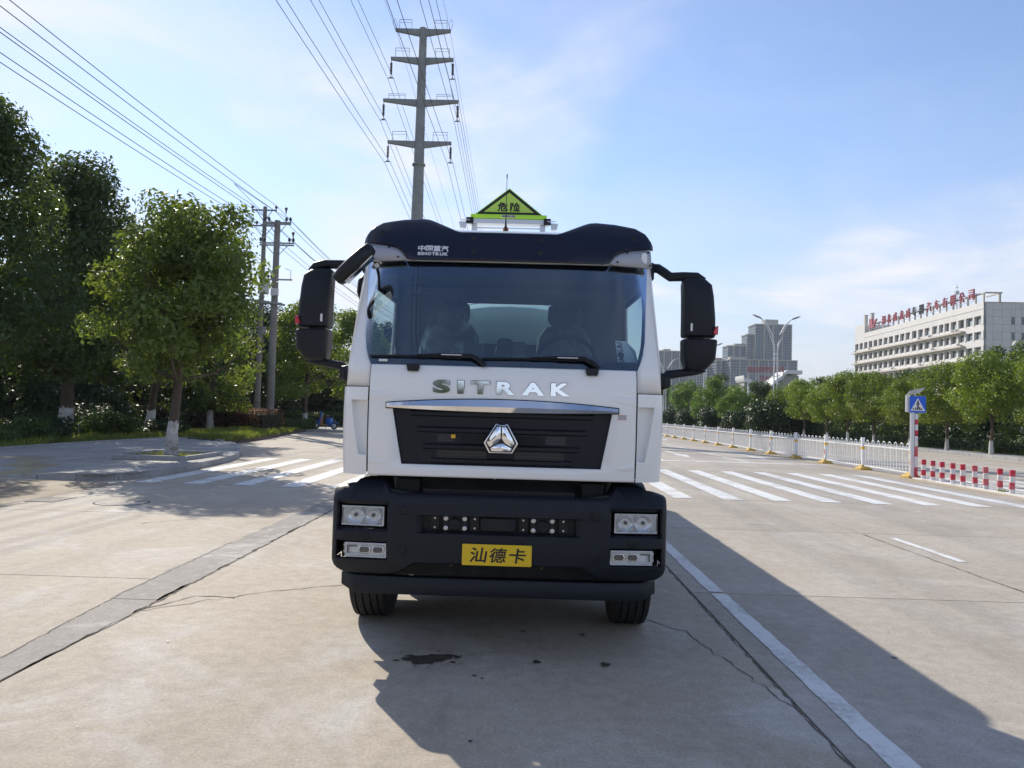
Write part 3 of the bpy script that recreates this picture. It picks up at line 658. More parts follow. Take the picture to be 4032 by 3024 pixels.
# hedges
def hedge(name, label, pts, w, h, n, leaf, m, seed, z0=0.12):
    r = np.random.default_rng(seed); root = empty(name, (pts[0][0], pts[0][1], z0), label, 'hedge')
    P = [Vector((p[0]-pts[0][0], p[1]-pts[0][1])) for p in pts]; core = MB(); pos = []; nr = []
    L = [(b-a).length for a, b in zip(P[:-1], P[1:])]
    for (a, b), l in zip(zip(P[:-1], P[1:]), L):
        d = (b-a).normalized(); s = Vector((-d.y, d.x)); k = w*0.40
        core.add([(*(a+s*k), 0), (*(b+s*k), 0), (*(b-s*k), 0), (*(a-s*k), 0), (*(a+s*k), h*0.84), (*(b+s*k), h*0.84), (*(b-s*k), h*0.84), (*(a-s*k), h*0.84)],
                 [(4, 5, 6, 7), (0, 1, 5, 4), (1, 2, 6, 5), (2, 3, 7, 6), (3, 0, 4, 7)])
        m_ = int(n*l/sum(L)); t = r.uniform(0, 1, m_); side = r.choice([0, 1, 2], m_, p=[0.36, 0.32, 0.32]); en = r.uniform(0, 1, m_) < 0.08; t = np.where(en, np.round(t), t); u = r.uniform(-0.5, 0.5, m_)*w; z = r.uniform(0.05, 1, m_)*h
        side = np.where(en, 3, side); u = np.where(side == 1, w*0.5, np.where(side == 2, -w*0.5, u)); z = np.where(side == 0, h, z)+r.normal(size=m_)*0.05+0.06*np.sin(t*l*1.7)+0.05*np.sin(t*l*4.1+1); u = u+r.normal(size=m_)*0.05
        pos.append(np.stack([a.x+d.x*t*l+s.x*u, a.y+d.y*t*l+s.y*u, np.maximum(z, 0.02)], 1))
        nr.append(np.stack([np.where(side == 0, 0, s.x*np.sign(u)), np.where(side == 0, 0, s.y*np.sign(u)), np.where(side == 0, 1.0, 0.3)], 1))
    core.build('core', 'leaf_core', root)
    o = link('foliage', leaf_mesh('foliage', np.concatenate(pos), leaf, np.concatenate(nr), 0.8, 0.55, seed), m, root); o['kind'] = 'stuff'
    return root
hedge('hedge', 'low clipped purplish red hedge running behind the grass on the left', [(-14.6, 43.0), (-18.5, 45.5), (-24, 47.0), (-34, 46.5)], 1.7, 1.2, 24000, 0.11, 'leaf_hedge_red', 61)
hedge('hedge', 'green clipped hedge behind the scooter and the utility poles', [(-13.2, 63), (-17, 56.5), (-24, 54), (-36, 53)], 1.5, 1.05, 13000, 0.12, 'leaf_hedge', 62)
hedge('hedge', 'yellowish low hedge on the verge behind the scooter', [(-14.6, 50.6), (-15.6, 47.2), (-17.5, 46.6)], 1.3, 0.6, 6000, 0.10, 'leaf_hedge', 63)
hedge('hedge', 'low hedge along the far side of the right pavement', [(26.9, 30), (26.9, 60), (26.9, 150)], 1.0, 0.62, 18000, 0.13, 'leaf_hedge', 64)
hedge('hedge', 'clipped low hedge at the far end of the white fence', [(22.5, 104), (27.5, 106)], 2.2, 1.3, 3000, 0.2, 'leaf_bush', 65)
def shrub(name, label, loc, rx, h, n, leaf, m, seed, group=None, nbl=14):
    r = np.random.default_rng(seed); root = empty(name, loc, label, 'shrub', group); B = []
    for i in range(nbl):
        a = r.uniform(0, 6.28); q = rx*math.sqrt(r.uniform(0, 1))*0.75; z = h*r.uniform(0.25, 0.8)*(1-0.45*(q/rx)**2); B.append((q*math.cos(a), q*math.sin(a), z, min(rx, h)*r.uniform(0.26, 0.42)))
    B = np.array(B); P, nr = crown_points(r, B, n, 0.5); P[:, 2] = np.abs(P[:, 2])
    o = link('foliage', leaf_mesh('foliage', P, leaf, nr, 0.7, 0.55, seed), m, root); o['kind'] = 'stuff'
    for i in range(4):
        b = B[i*3 % nbl]; MB().tube([(0.05*i, 0, -0.05), (b[0]*0.4, b[1]*0.4, b[2]*0.5), tuple(b[:3])], [0.035, 0.025, 0.008], 5).build('stem', 'bark', root)
    return root
for i, (x, y, rx, h, t) in enumerate([(-16.9, 24.6, 1.5, 1.0, 'dark leafy shrub at the left edge behind the pavement'), (-18.4, 27.6, 1.6, 1.25, 'dark green shrub left of the tall whitewashed trunk'), (-17.6, 31.2, 1.7, 1.15, 'spreading shrub right of the tall whitewashed trunk'),
        (-16.4, 33.8, 1.4, 0.85, 'shrub in front of the red hedge'), (-20.8, 26.8, 1.7, 1.9, 'tall bushy shrub at the far left of the verge'), (-19.6, 33.2, 1.8, 1.3, 'shrub in shade between the two whitewashed trunks')]):
    shrub('shrub', t, (x, y, 0.12), rx, h, 4200, 0.11, 'leaf_bush' if i % 2 else 'leaf_hedge', 70+i, 'shrubs on the left verge')
# grass on the verge: blades
def grass(name, poly, n, hmin, hmax, seed, z=0.14, m='leaf_grass', w=0.018):
    r = np.random.default_rng(seed); xs = [p[0] for p in poly]; ys_ = [p[1] for p in poly]
    Q = np.stack([r.uniform(min(xs), max(xs), n*3), r.uniform(min(ys_), max(ys_), n*3)], 1); ins = np.zeros(len(Q), bool)
    for i in range(len(poly)):
        (xa, ya), (xb, yb) = poly[i-1], poly[i]
        c = ((ya > Q[:, 1]) != (yb > Q[:, 1])) & (Q[:, 0] < (xb-xa)*(Q[:, 1]-ya)/(yb-ya+1e-12)+xa); ins ^= c
    Q = Q[ins][:n]; n = len(Q); h = r.uniform(hmin, hmax, n)*(0.6+0.6*np.abs(np.sin(Q[:, 0]*1.3)*np.cos(Q[:, 1]*0.9))); a = r.uniform(0, 6.28, n); b = r.normal(size=(n, 2))*h[:, None]*0.35
    V = np.empty((n, 4, 3)); dx = np.cos(a)*w; dy = np.sin(a)*w
    V[:, 0] = np.stack([Q[:, 0]-dx, Q[:, 1]-dy, np.full(n, z-0.01)], 1); V[:, 1] = np.stack([Q[:, 0]+dx, Q[:, 1]+dy, np.full(n, z-0.01)], 1)
    V[:, 2] = np.stack([Q[:, 0]+dx*0.5+b[:, 0]*0.5, Q[:, 1]+dy*0.5+b[:, 1]*0.5, z+h*0.62], 1); V[:, 3] = np.stack([Q[:, 0]+b[:, 0], Q[:, 1]+b[:, 1], z+h], 1)
    me = bpy.data.meshes.new(name); me.vertices.add(n*4); me.loops.add(n*4); me.polygons.add(n); me.vertices.foreach_set('co', V.reshape(-1))
    me.loops.foreach_set('vertex_index', np.arange(n*4, dtype=np.int32)); me.polygons.foreach_set('loop_start', np.arange(0, n*4, 4, dtype=np.int32)); me.update(calc_edges=True)
    return tag(link(name, me, m), kind='stuff')
grass('grass', [(-15.1, 32.1), (-12.3, 30.4), (-12.3, 33.6), (-13.0, 39), (-14.3, 48), (-17, 46), (-17.5, 36)], 24000, 0.08, 0.34, 81)
grass('grass', [(-15.6, 21.8), (-15.7, 25.2), (-15.4, 28.6), (-15.2, 32), (-19, 36), (-24, 34), (-24, 20), (-17, 18)], 26000, 0.10, 0.32, 82)
grass('grass', [(26.2, 30), (27.2, 30), (27.2, 70), (26.2, 70)], 9000, 0.1, 0.35, 83, z=0.13)
grass('grass', [(11.9, 18.6), (12.2, 18.6), (12.2, 18.9), (11.9, 18.9)], 40, 0.05, 0.16, 84, z=0.02)
grass('grass', [(-10.6, 20.1), (-9.2, 20.1), (-9.2, 21.5), (-10.6, 21.5)], 300, 0.03, 0.12, 85, z=0.19)
# fallen leaves along the verge edge
r_ = np.random.default_rng(90); q_ = []
for (xa, ya), (xb, yb) in zip(VERGE[:6], VERGE[1:7]):
    t_ = r_.uniform(0, 1, 110); q_.append(np.stack([xa+(xb-xa)*t_+r_.normal(size=110)*0.25, ya+(yb-ya)*t_+r_.normal(size=110)*0.25, np.full(110, 0.17)], 1))
tag(link('leaf_litter', leaf_mesh('leaf_litter', np.concatenate(q_), 0.07, None, 0.3, 0.6, 91), 'soil'), kind='stuff')
# right-hand street trees along the pavement
RT = [31.6, 35.2, 39.3, 43.6, 48.0, 52.3, 56.8, 60.9, 65.2, 70.5]
rl = ['at the right edge of the photo, cut by the frame', 'second street tree from the right edge, behind the striped bollards', 'third street tree from the right edge, right of the blue crossing sign', 'just behind the blue crossing sign on the right',
      'sparse browner street tree left of the blue crossing sign', 'fifth street tree left of the crossing sign pole', 'second street tree right of the double lamp post by the dark bush', 'yellow-green street tree below the left end of the office block', 'nearest on the right of the big dark round bush', 'beside the big dark round bush under the double lamp']
for i, y in enumerate(RT):
    t = rl[i]; lab = t if 'street tree' in t else 'yellow-green street tree '+t
    tree('street_tree', lab, (24.75+0.15*math.sin(i*2.1), y, 0.14), 5.5, 1.85, 2.1, 13000, 0.13, 'leaf_street', 40+i % 5, 0.095, nbl=52, white=0.72, group='street trees along the right pavement', nbranch=6, share='street%d' % (i % 5), rz=i*2.2,
         sc=[0.84, 0.93, 1.03, 0.98, 0.86, 0.95, 1.02, 0.88, 0.98, 0.92][i], taper=0.6, top=0.42)
bt = [(30.5, 41, 5.6), (33, 47, 7.4), (32.0, 53, 6.2), (31, 60, 6.0), (36, 44, 6.8), (31.5, 67, 6.4), (34, 38, 6.2), (30.5, 75, 6.3), (31, 84, 6.2), (30, 94, 6.4), (37.5, 58, 8.2)]
bl = ['behind the third street tree from the right', 'tall dark tree with flat layered top in front of the office block', 'dark tree behind the crossing sign in front of the office block', 'darker tree behind the middle of the right row', 'dark tree below the office block corner',
      'darker tree left of the office block', 'dark tree behind the bollards near the right edge', 'dark tree behind the big round bush', 'dark tree just left of the double lamp post', 'dark tree beneath the red roof sign', 'layered dark tree touching the lower office windows']
for i, ((x, y, h), t) in enumerate(zip(bt, bl)):
    tree('background_tree', t if 'tree' in t[:12] or t.startswith('tall') or t.startswith('layered') else 'darker tree '+t, (x, y, 0.12), 6.3, 1.6, 2.3, 9000, 0.2, 'leaf_dark', 60+i % 3, 0.13, nbl=40, white=None, group='darker trees behind the right row', nbranch=5, share='back%d' % (i % 3), rz=i*1.7, sc=h/6.3)
# feathery trees and round bushes at the far end of the fence
for i, (x, y, h, t) in enumerate([(23.5, 82, 5.2, 'feathery bright green tree left of the lamp with the dark bush'), (23.0, 92, 6.6, 'tall feathery tree beside the second double lamp post'), (24.5, 110, 7.2, 'feathery tree just right of the lower mirror arm'), (27, 124, 7.4, 'pale green tree beneath the tower blocks'),
        (25, 140, 9.0, 'far green tree next to the cab edge'), (31, 118, 8.6, 'dark rounded tree top below the pink tower'), (29, 104, 6.4, 'bright tree left of the gate roof')]):
    tree('feathery_tree', t, (x, y, 0.12), 6.5 if i != 5 else h, 1.3, 2.6, 8000, 0.24, 'leaf_feather' if i != 5 else 'leaf_dark', 66+i % 2, 0.12, nbl=36, white=None, group='trees at the far end of the fence', nbranch=4, share='feather%d' % (i % 2) if i != 5 else None, rz=i*1.1, sc=h/6.5 if i != 5 else 1.0, aspect=0.35)
for i, (x, y, rx, h, t) in enumerate([(23.3, 69.5, 2.7, 4.3, 'big dark round bush left of the double lamp post'), (25.6, 70.6, 2.4, 3.7, 'dark round bush right of the double lamp post'), (22.6, 77.5, 1.9, 2.6, 'smaller dark bush left of the biggest round bush'), (22.4, 88, 2.3, 3.0, 'dark bush halfway to the second lamp post'),
        (22.5, 99, 2.2, 3.0, 'dark bush at the foot of the second lamp post'), (22.6, 112, 2.6, 3.2, 'farthest dark bush next to the cab edge')]):
    shrub('round_bush', t, (x, y, 0.1), rx, h, 9000, 0.2, 'leaf_bush', 95+i, 'dark round bushes beyond the fence', nbl=30)
# trees across the plaza behind the camera, seen only as reflections in the chrome
mass('far_trees', -46, -1.5, -44, -48, 9.6, 26000, 0.8, 'leaf_wood', 58)
# ------------------------------------------------------------------ median fence
fence = empty('median_fence', (12.0, 23.06, 0), 'long white hooped metal fence with yellow-footed posts along the road median', 'fence')
FP = 3.22; NP = 17
post_me = MB().box(-0.05, 0.05, -0.05, 0.05, 0.1, 1.08).box(-0.056, 0.056, -0.056, 0.056, 1.081, 1.13).mesh('post')
cap_me = MB().box(-0.0525, 0.0525, -0.0525, 0.0525, 0.72, 0.81).mesh('yellow_band')
ref_me = MB().box(-0.055, -0.0505, -0.03, 0.03, 0.36, 0.56).mesh('reflector_strip')
base_me = MB().rings([[(s*a, t*b, z) for s, t in ((-1, -1), (1, -1), (1, 1), (-1, 1))] for a, b, z in ((0.21, 0.25, 0), (0.21, 0.25, 0.04), (0.10, 0.12, 0.13), (0.075, 0.075, 0.17))]).mesh('foot')
rail_me = MB().box(-0.018, 0.018, 0.05, FP-0.05, -0.02, 0.02).mesh('rail')
hp = [(0, 0.06, 0.15)]+[(0, 0.155-0.095*math.cos(math.pi*i/8), 0.945+0.10*math.sin(math.pi*i/8)) for i in range(9)]+[(0, 0.25, 0.15)]
hoop_me = MB().tube(hp, 0.016, 6).mesh('hoop', 60); bar_me = MB().tube([(0, 0, 0.15), (0, 0, 0.86)], 0.011, 6).mesh('picket', 60)
for k in range(NP):
    y = k*FP; p = link('post', post_me, 'fence_white', fence, (0.012*math.sin(k*2.7), y, 0), (R(0.7*math.sin(k*4.1)), R(0.9*math.cos(k*3.3)), 0))
    link('yellow_band', cap_me, 'fence_yellow', p); link('foot', base_me, 'base_yellow', p)
    if k % 2 == 0: link('reflector_strip', ref_me, 'reflector_orange', p)
    if k < NP-1:
        for z in (0.86, 0.15): link('rail', rail_me, 'fence_white', fence, (0, y, z))
        for j in range(8): link('hoop', hoop_me, 'fence_white', fence, (0, y+0.04+j*0.385, 0))
# striped bollards
bk = MB().box(11.88, 12.16, 12.0, 22.75, 0.0, 0.035).build('bollard_kerb', 'road_paint', road)
band = lambda a, b, r=0.064: MB().lathe([(r, a), (r, b)], seg=16).mesh('band', 40)
bm_ = [band(0.035, 0.13), band(0.1305, 0.294), band(0.2945, 0.447), band(0.4475, 0.60)]
for k in range(11):
    t = empty('bollard', (12.03+0.02*math.sin(k*3), 22.42-0.505*k, 0), ['red and white striped bollard next to the crossing sign post', 'second striped bollard from the crossing sign post', 'third striped bollard from the crossing sign post', 'fourth striped bollard from the crossing sign post', 'fifth striped bollard from the crossing sign post',
        'sixth striped bollard from the crossing sign post', 'seventh striped bollard from the crossing sign post', 'eighth striped bollard from the crossing sign post', 'ninth striped bollard from the crossing sign post', 'striped bollard cut by the right edge of the photo', 'striped bollard beyond the right edge'][k], 'bollard', 'striped bollards on the median')
    t.rotation_euler = (R(1.2*math.sin(k*5)), R(1.5*math.cos(k*7)), 0)
    for i, me in enumerate(bm_): link(['white_band', 'red_band', 'white_band', 'red_band'][i], me, ['bollard_white', 'bollard_red', 'bollard_white', 'bollard_red'][i], t)
# pedestrian crossing sign
sg = empty('crossing_sign', (11.97, 22.86, 0), 'blue pedestrian crossing sign on red and white post with solar panel', 'sign')
MB().box(-0.10, -0.005, -0.05, 0.05, 0.0, 2.03).build('post', 'aluminium', sg, bevel=0.006)
for i, (a, b) in enumerate([(0.03, 0.34), (0.34, 0.665), (0.665, 0.975), (0.975, 1.29)]): MB().box(0.0, 0.098, -0.056, 0.05, a, b-0.002).build('red_band' if i % 2 == 0 else 'white_band', 'bollard_red' if i % 2 == 0 else 'bollard_white', sg)
for i, (a, b) in enumerate([(1.315, 1.465), (1.465, 1.64), (1.64, 1.80), (1.80, 1.97)]): MB().box(0.02, 0.105, -0.045, 0.03, a, b-0.002).build('red_band' if i % 2 == 0 else 'white_band', 'bollard_red' if i % 2 == 0 else 'label_white', sg)
for zc in (1.55, 1.885):
    for a in range(3):
        for b in range(5): MB().lathe([(0.007, 0), (0.005, -0.006)], (0.035+0.027*a, -0.0455, zc-0.065+0.032*b), 'y', 6).build('lamp_dot', 'lamp_grey', sg)
MB().box(-0.165, 0.335, -0.05, 0.04, 2.0, 2.51).build('sign_box', 'aluminium', sg, bevel=0.008)
MB().box(-0.160, 0.330, -0.056, -0.0505, 2.005, 2.505).build('sign_face', 'sign_blue', sg)
MB().box(-0.24, -0.185, -0.03, 0.06, 2.02, 2.52).build('rear_panel', 'aluminium', sg)
MB().prism([(-0.135, 2.06), (0.305, 2.06), (0.085, 2.45)], -0.060, -0.0565, 'y').build('triangle', 'label_white', sg)
PX, PZ, PY = 0.085, 2.08, -0.0635
for i, x in enumerate((-0.14, -0.075, -0.01, 0.05, 0.10)): MB().prism([(PX+x, PZ), (PX+x+0.035, PZ), (PX+x+0.01, PZ+0.10-abs(x)*0.25), (PX+x-0.02, PZ+0.10-abs(x)*0.25)], PY+0.001, PY+0.003, 'y').build('zebra_bar', 'ink_black', sg)
MB().prism([(PX-0.02, PZ+0.14), (PX+0.02, PZ+0.14), (PX+0.028, PZ+0.235), (PX-0.022, PZ+0.235)], PY-0.001, PY+0.0005, 'y').prism([(PX-0.012, PZ+0.15), (PX-0.045, PZ+0.03), (PX-0.02, PZ+0.025), (PX+0.005, PZ+0.14)], PY-0.001, PY+0.0005, 'y').prism(
    [(PX+0.0, PZ+0.14), (PX+0.035, PZ+0.02), (PX+0.06, PZ+0.025), (PX+0.022, PZ+0.15)], PY-0.001, PY+0.0005, 'y').prism([(PX-0.02, PZ+0.23), (PX-0.065, PZ+0.165), (PX-0.05, PZ+0.155), (PX-0.012, PZ+0.205)], PY-0.001, PY+0.0005, 'y').prism(
    [(PX+0.025, PZ+0.23), (PX+0.07, PZ+0.18), (PX+0.058, PZ+0.168), (PX+0.015, PZ+0.205)], PY-0.001, PY+0.0005, 'y').lathe([(0.026, 0), (0.026, -0.0015)], (PX+0.002, PY+0.0005, PZ+0.265), 'y', 14).build('walking_figure', 'ink_black', sg)
MB().tube([(0.02, 0, 2.5), (0.02, 0, 2.62)], 0.02, 8).build('panel_bracket', 'aluminium', sg)
MB().box(-0.22, 0.22, -0.17, 0.17, -0.012, 0.012).build('solar_panel', 'aluminium', sg, loc=(0.03, 0, 2.64), rot=(R(-22), R(-14), 0))
# ------------------------------------------------------------------ double street lamps
def lamp(y, label):
    t = empty('street_lamp', (24.05, y, 0.12), label, 'street lamp', 'double-armed street lamps beyond the fence')
    MB().box(-0.24, 0.24, -0.2, 0.2, 0.0, 1.35).build('base_box', 'galvanised', t, bevel=0.02)
    for s in (-1, 1):
        MB().tube([(s*0.17, 0, 1.2), (s*0.17, 0, 4), (s*0.14, 0, 7.8)], [0.085, 0.075, 0.06], 8).build('pole', 'lamp_white', t, sm=60)
        MB().tube([(s*0.14, 0, 7.8), (s*0.16, 0, 8.6), (s*0.38, 0, 9.7), (s*0.85, 0, 10.6), (s*1.45, 0, 11.15)], 0.05, 8).build('arm', 'lamp_white', t, sm=60)
        MB().tube([(s*0.14, 0, 7.9), (s*0.34, 0, 8.9), (s*0.75, 0, 10.1), (s*1.25, 0, 10.95)], 0.03, 6).build('brace', 'lamp_white', t, sm=60)
        MB().loft([(1.4, 0, 11.14, 0.05, 0.05), (1.55, 0, 11.2, 0.13, 0.09), (1.9, 0, 11.32, 0.17, 0.10), (2.2, 0, 11.42, 0.10, 0.06), (2.28, 0, 11.45, 0.02, 0.02)], 2.2, 12, True, 'x').build('lamp_head', 'lamp_head', t, sm=60, rot=None) if s > 0 else \
        MB().loft([(-2.28, 0, 11.52, 0.02, 0.02), (-2.2, 0, 11.5, 0.10, 0.06), (-1.9, 0, 11.38, 0.17, 0.10), (-1.55, 0, 11.24, 0.13, 0.09), (-1.4, 0, 11.16, 0.05, 0.05)], 2.2, 12, True, 'x').build('lamp_head', 'lamp_head', t, sm=60)
    for z in (7.75, 7.3, 4.0): MB().box(-0.22, 0.22, -0.07, 0.07, z, z+0.09).build('collar', 'lamp_white', t)
lamp(71, 'white double street lamp nearest, by the big dark bush'); lamp(98.5, 'second white double street lamp, behind the right mirror'); lamp(126, 'farthest double street lamp, next to the cab edge')
# ------------------------------------------------------------------ high-voltage pylons and cables
PYX = -10.6
ARMS = [(27.25, 3.06, 0), (31.3, 3.62, 0), (35.4, 3.02, 0), (38.2, 2.66, 1)]
INS = 1.9
def pylon(y, label):
    t = empty('pylon', (PYX, y, 0), label, 'pylon', 'power line pylons')
    MB().tube([(0, 0, 0), (0, 0, 12), (0, 0, 25), (0, 0, 38.4)], [0.85, 0.70, 0.50, 0.36], 12).build('pole', 'pylon_steel', t, sm=60)
    MB().lathe([(0.50, 24.9), (0.64, 25.0), (0.64, 25.15), (0.50, 25.25)], seg=14).build('flange', 'pylon_steel', t)
    for i in range(30): MB().box(0.30+0.2*(1-i/30), 0.47+0.2*(1-i/30), -0.36, -0.33, 18+0.66*i, 18.04+0.66*i).build('rung', 'pylon_steel', t)
    for z, L, top in ARMS:
        for s in (-1, 1):
            a = MB().prism([(s*0.30, z-0.55), (s*L, z-0.12), (s*L, z+0.12), (s*0.30, z+0.10)], -0.16, 0.16, 'y').build('crossarm', 'pylon_steel', t)
            hz_ = 0.95 if L != 3.62 else 0.55; x0, x1 = L*0.42, L*0.86
            rp = [(s*x0, 0, z+0.1), (s*x0, 0, z+0.1+hz_), (s*x1, 0, z+0.1+hz_), (s*x1, 0, z+0.1)]
            MB().tube(rp[:2], 0.025, 5).tube(rp[1:3], 0.025, 5).tube(rp[2:], 0.025, 5).tube([(s*x0, 0, z+0.1+hz_*0.7), (s*x1, 0, z+0.1+hz_*0.7)], 0.018, 5).build('guard_rail', 'pylon_steel', a)
            if not top:
                ins = MB().lathe([(0.03, 0), (0.03, -0.3)]+[(q, -0.3-0.07*j) for j in range(17) for q in ((0.14 if j % 2 else 0.05),)]+[(0.03, -1.45), (0.03, -1.75)], (s*(L-0.05), 0, z-0.1), 'z', 10).build('insulator', 'insulator', t)
                MB().prism([(s*(L-0.05)-0.30, z-INS-0.05), (s*(L-0.05)+0.30, z-INS-0.05), (s*(L-0.05)+0.05, z-INS+0.1), (s*(L-0.05)-0.05, z-INS+0.1)], -0.04, 0.04, 'y').build('yoke', 'pylon_steel', ins)
            else:
                MB().tube([(s*L, 0, z), (s*(L+0.25), -0.4, z+0.55), (s*(L+0.05), -0.3, z+1.0), (s*(L-0.2), 0.1, z+0.6), (s*L, 0, z+0.05)], 0.02, 5).build('jumper_loop', 'wire_dark', t)
    return t
pylon(70, 'grey steel monopole pylon with four pairs of crossarms behind the truck')
pylon(-155, 'pylon behind the camera mirrored in the windscreen'); pylon(330, 'far pylon hidden behind the cab')
def wire(name, label, pts, r, group, n=16):
    """pts: (a, b, sag) spans joined into one cable"""
    path = []
    for a, b, sag in pts:
        for i in range(n+1):
            u = i/n; path.append((a[0]+(b[0]-a[0])*u, a[1]+(b[1]-a[1])*u, a[2]+(b[2]-a[2])*u-4*sag*u*(1-u)))
    return tag(MB().tube(path, r, 5, False).build(name, 'wire_dark', sm=60), label, 'cable', group)
for z, L, top in ARMS:
    for s in (-1, 1):
        for dx in ((-0.28, 0.28) if not top else (0,)):
            x = PYX+s*(L-0.05)+dx; zz_ = z-INS-0.1 if not top else z
            lv = {27.25: 'lowest', 31.3: 'widest', 35.4: 'upper', 38.2: 'top'}[z]; sd = 'left' if s < 0 else 'right'
            wire('power_cable', ('single earth cable on the %s end of the %s pylon arm' % (sd, lv)) if top else '%s cable of the pair under the %s end of the %s pylon arm' % ('left' if dx < 0 else 'right', sd, lv), [((x, -155, zz_), (x, 70, zz_), 3.7), ((x, 70, zz_), (x, 330, zz_), 5.0)], 0.021 if not top else 0.014, 'high-voltage cables')
# ------------------------------------------------------------------ utility poles on the left
def crossarm(t, x, z, half, name='crossarm', brace=True, pins=(), m='galvanised', ph=0.28):
    a = MB().box(x-half, x+half, -0.16, -0.09, z-0.045, z+0.045).build(name, m, t)
    if brace:
        for s in (-1, 1): MB().tube([(x+s*half*0.62, -0.125, z-0.04), (x, -0.125, z-0.75)], 0.025, 5).build('strut', m, a)
    for p in pins:
        MB().lathe([(0.03, 0.045), (0.03, 0.12), (0.09, 0.13), (0.07, 0.2), (0.10, 0.21), (0.05, ph), (0.02, ph+0.02)], (x+p, -0.125, z), 'z', 9).build('insulator', 'insulator', a)
def pole_a(y, label, x=-16.75):
    t = empty('utility_pole', (x, y, 0.1), label, 'utility pole', 'utility poles on the left')
    MB().tube([(0, 0, 0), (0, 0, 14.2)], [0.20, 0.12], 12).build('pole', 'pole_concrete', t, sm=60)
    crossarm(t, 0, 13.95, 0.80, pins=(-0.75, 0.75)); crossarm(t, 0, 12.95, 0.98, pins=(-0.95, -0.45, 0.5))
    for z in (11.7, 13.0, 8.4): MB().lathe([(0.175, z), (0.19, z+0.02), (0.19, z+0.09), (0.175, z+0.1)], seg=12).build('band', 'galvanised', t)
    return t
ta = pole_a(46.5, 'slim concrete utility pole left of the pair with two crossarms')
MB().box(0.14, 0.36, -0.12, 0.1, 6.1, 6.55).build('meter_box', 'galvanised', ta)
tb = empty('utility_pole', (-15.75, 46.0, 0.1), 'thicker concrete utility pole with transformer platform', 'utility pole', 'utility poles on the left')
MB().tube([(0, 0, 0), (0, 0, 13.2)], [0.25, 0.18], 12).build('pole', 'pole_concrete', tb, sm=60)
for z, h in ((13.05, 0.85), (12.95, 0.85), (11.75, 1.08), (11.62, 1.08)):
    crossarm(tb, 0.05, z, h, brace=z in (12.95, 11.62), pins=(-h+0.05, h-0.05, -h+0.3, h-0.3) if z in (13.05, 11.75) else (), ph=0.34)
for x, z in ((0.55, 13.9), (1.05, 12.35)): MB().lathe([(0.02, -0.3), (0.06, -0.05), (0.09, 0), (0.09, 0.1), (0.02, 0.14)], (x, -0.1, z), 'z', 9).build('arrester', 'insulator', tb)
pf = MB().box(-1.5, 0.55, -0.30, -0.22, 7.95, 8.07).box(-1.5, 0.55, 0.22, 0.30, 7.95, 8.07).build('platform_beam', 'galvanised', tb, rot=(0, R(6), 0), loc=(-0.8, 0, 0.0))
MB().box(-0.95, -0.45, -0.28, 0.28, 8.55, 9.0).build('switch_box', 'air_con', tb, bevel=0.05); MB().box(-0.12, 0.32, -0.45, -0.2, 8.4, 8.85).build('control_box', 'air_con', tb, bevel=0.02)
crossarm(tb, 0.1, 9.45, 1.0, brace=False, pins=(-0.7, -0.5, -0.3))
for p in ((-0.9, 0.9), (0.9, 0.9)): MB().tube([(p[0]+0.1, -0.12, 9.45), (p[0]+0.1, -0.12, 10.05), (p[0]*0.6+0.1, -0.12, 10.15)], 0.018, 5).build('fuse_arm', 'galvanised', tb)
MB().lathe([(0.15, 0), (0.22, 0.1), (0.22, 0.4), (0.12, 0.5)], (-0.55, 0, 9.0), 'z', 12).build('bushing', 'air_con', tb)
pole_a(-12, 'utility pole behind the camera on the left'); pole_a(108, 'far utility pole hidden behind the cab')
for (x, z), wlab in zip(((-16.75-0.75, 14.35), (-16.75+0.75, 14.35), (-16.75-0.95, 13.35), (-16.75-0.45, 13.35), (-16.75+0.5, 13.35), (-16.75+0.62, 14.05)), ('left end of the top arm', 'right end of the top arm', 'left end of the second arm', 'middle pin of the second arm', 'right pin of the second arm', 'spot just below the top right insulator')):
    wire('overhead_wire', 'overhead wire on the %s of the slim utility pole' % wlab, [((x, -12, z), (x, 46.5, z), 0.55), ((x, 46.5, z), (x, 108, z), 1.0)], 0.016, 'overhead wires on the left')
for i, (x, z) in enumerate(((-14.95, 13.35), (-14.75, 12.05))): wire('overhead_wire', 'tap wire leading to the %s arm of the thicker utility pole' % ('top', 'lower')[i], [((-16.2, 40, 13.8), (x, 46.0, z), 0.05), ((x, 46.0, z), (-15.2, 108, 13.5), 1.1)], 0.014, 'overhead wires on the left')
# ------------------------------------------------------------------ blue scooter
sc = empty('scooter', (-13.42, 50.3, 0.15), 'blue retro motor scooter parked on the far left pavement', 'scooter')
for x in (-0.62, 0.62):
    w = MB().lathe([(0.155, -0.05), (0.22, -0.055), (0.24, -0.02), (0.24, 0.02), (0.22, 0.055), (0.155, 0.05), (0.155, -0.05)], (x, 0, 0.24), 'y', 20, False).build('wheel', 'rubber', sc, sm=40)
    MB().lathe([(0.03, -0.05), (0.15, -0.03), (0.15, 0.03), (0.03, 0.05)], (x, 0, 0.24), 'y', 14).build('rim', 'aluminium', w)
MB().tube([(-0.66, 0, 0.50), (-0.60, 0, 0.53), (-0.40, 0, 0.50)], [0.08, 0.13, 0.06], 8).build('front_mudguard', 'scooter_blue', sc, sm=60)
MB().prism([(-0.46, 0.30), (-0.36, 0.30), (-0.20, 0.98), (-0.29, 1.02)], -0.17, 0.17, 'y').build('leg_shield', 'scooter_blue', sc, bevel=0.03)
MB().prism([(-0.355, 0.34), (-0.30, 0.30), (0.15, 0.24), (0.15, 0.28), (-0.22, 0.36), (-0.185, 0.95), (-0.21, 0.97)], -0.13, 0.13, 'y').build('footboard', 'scooter_brown', sc)
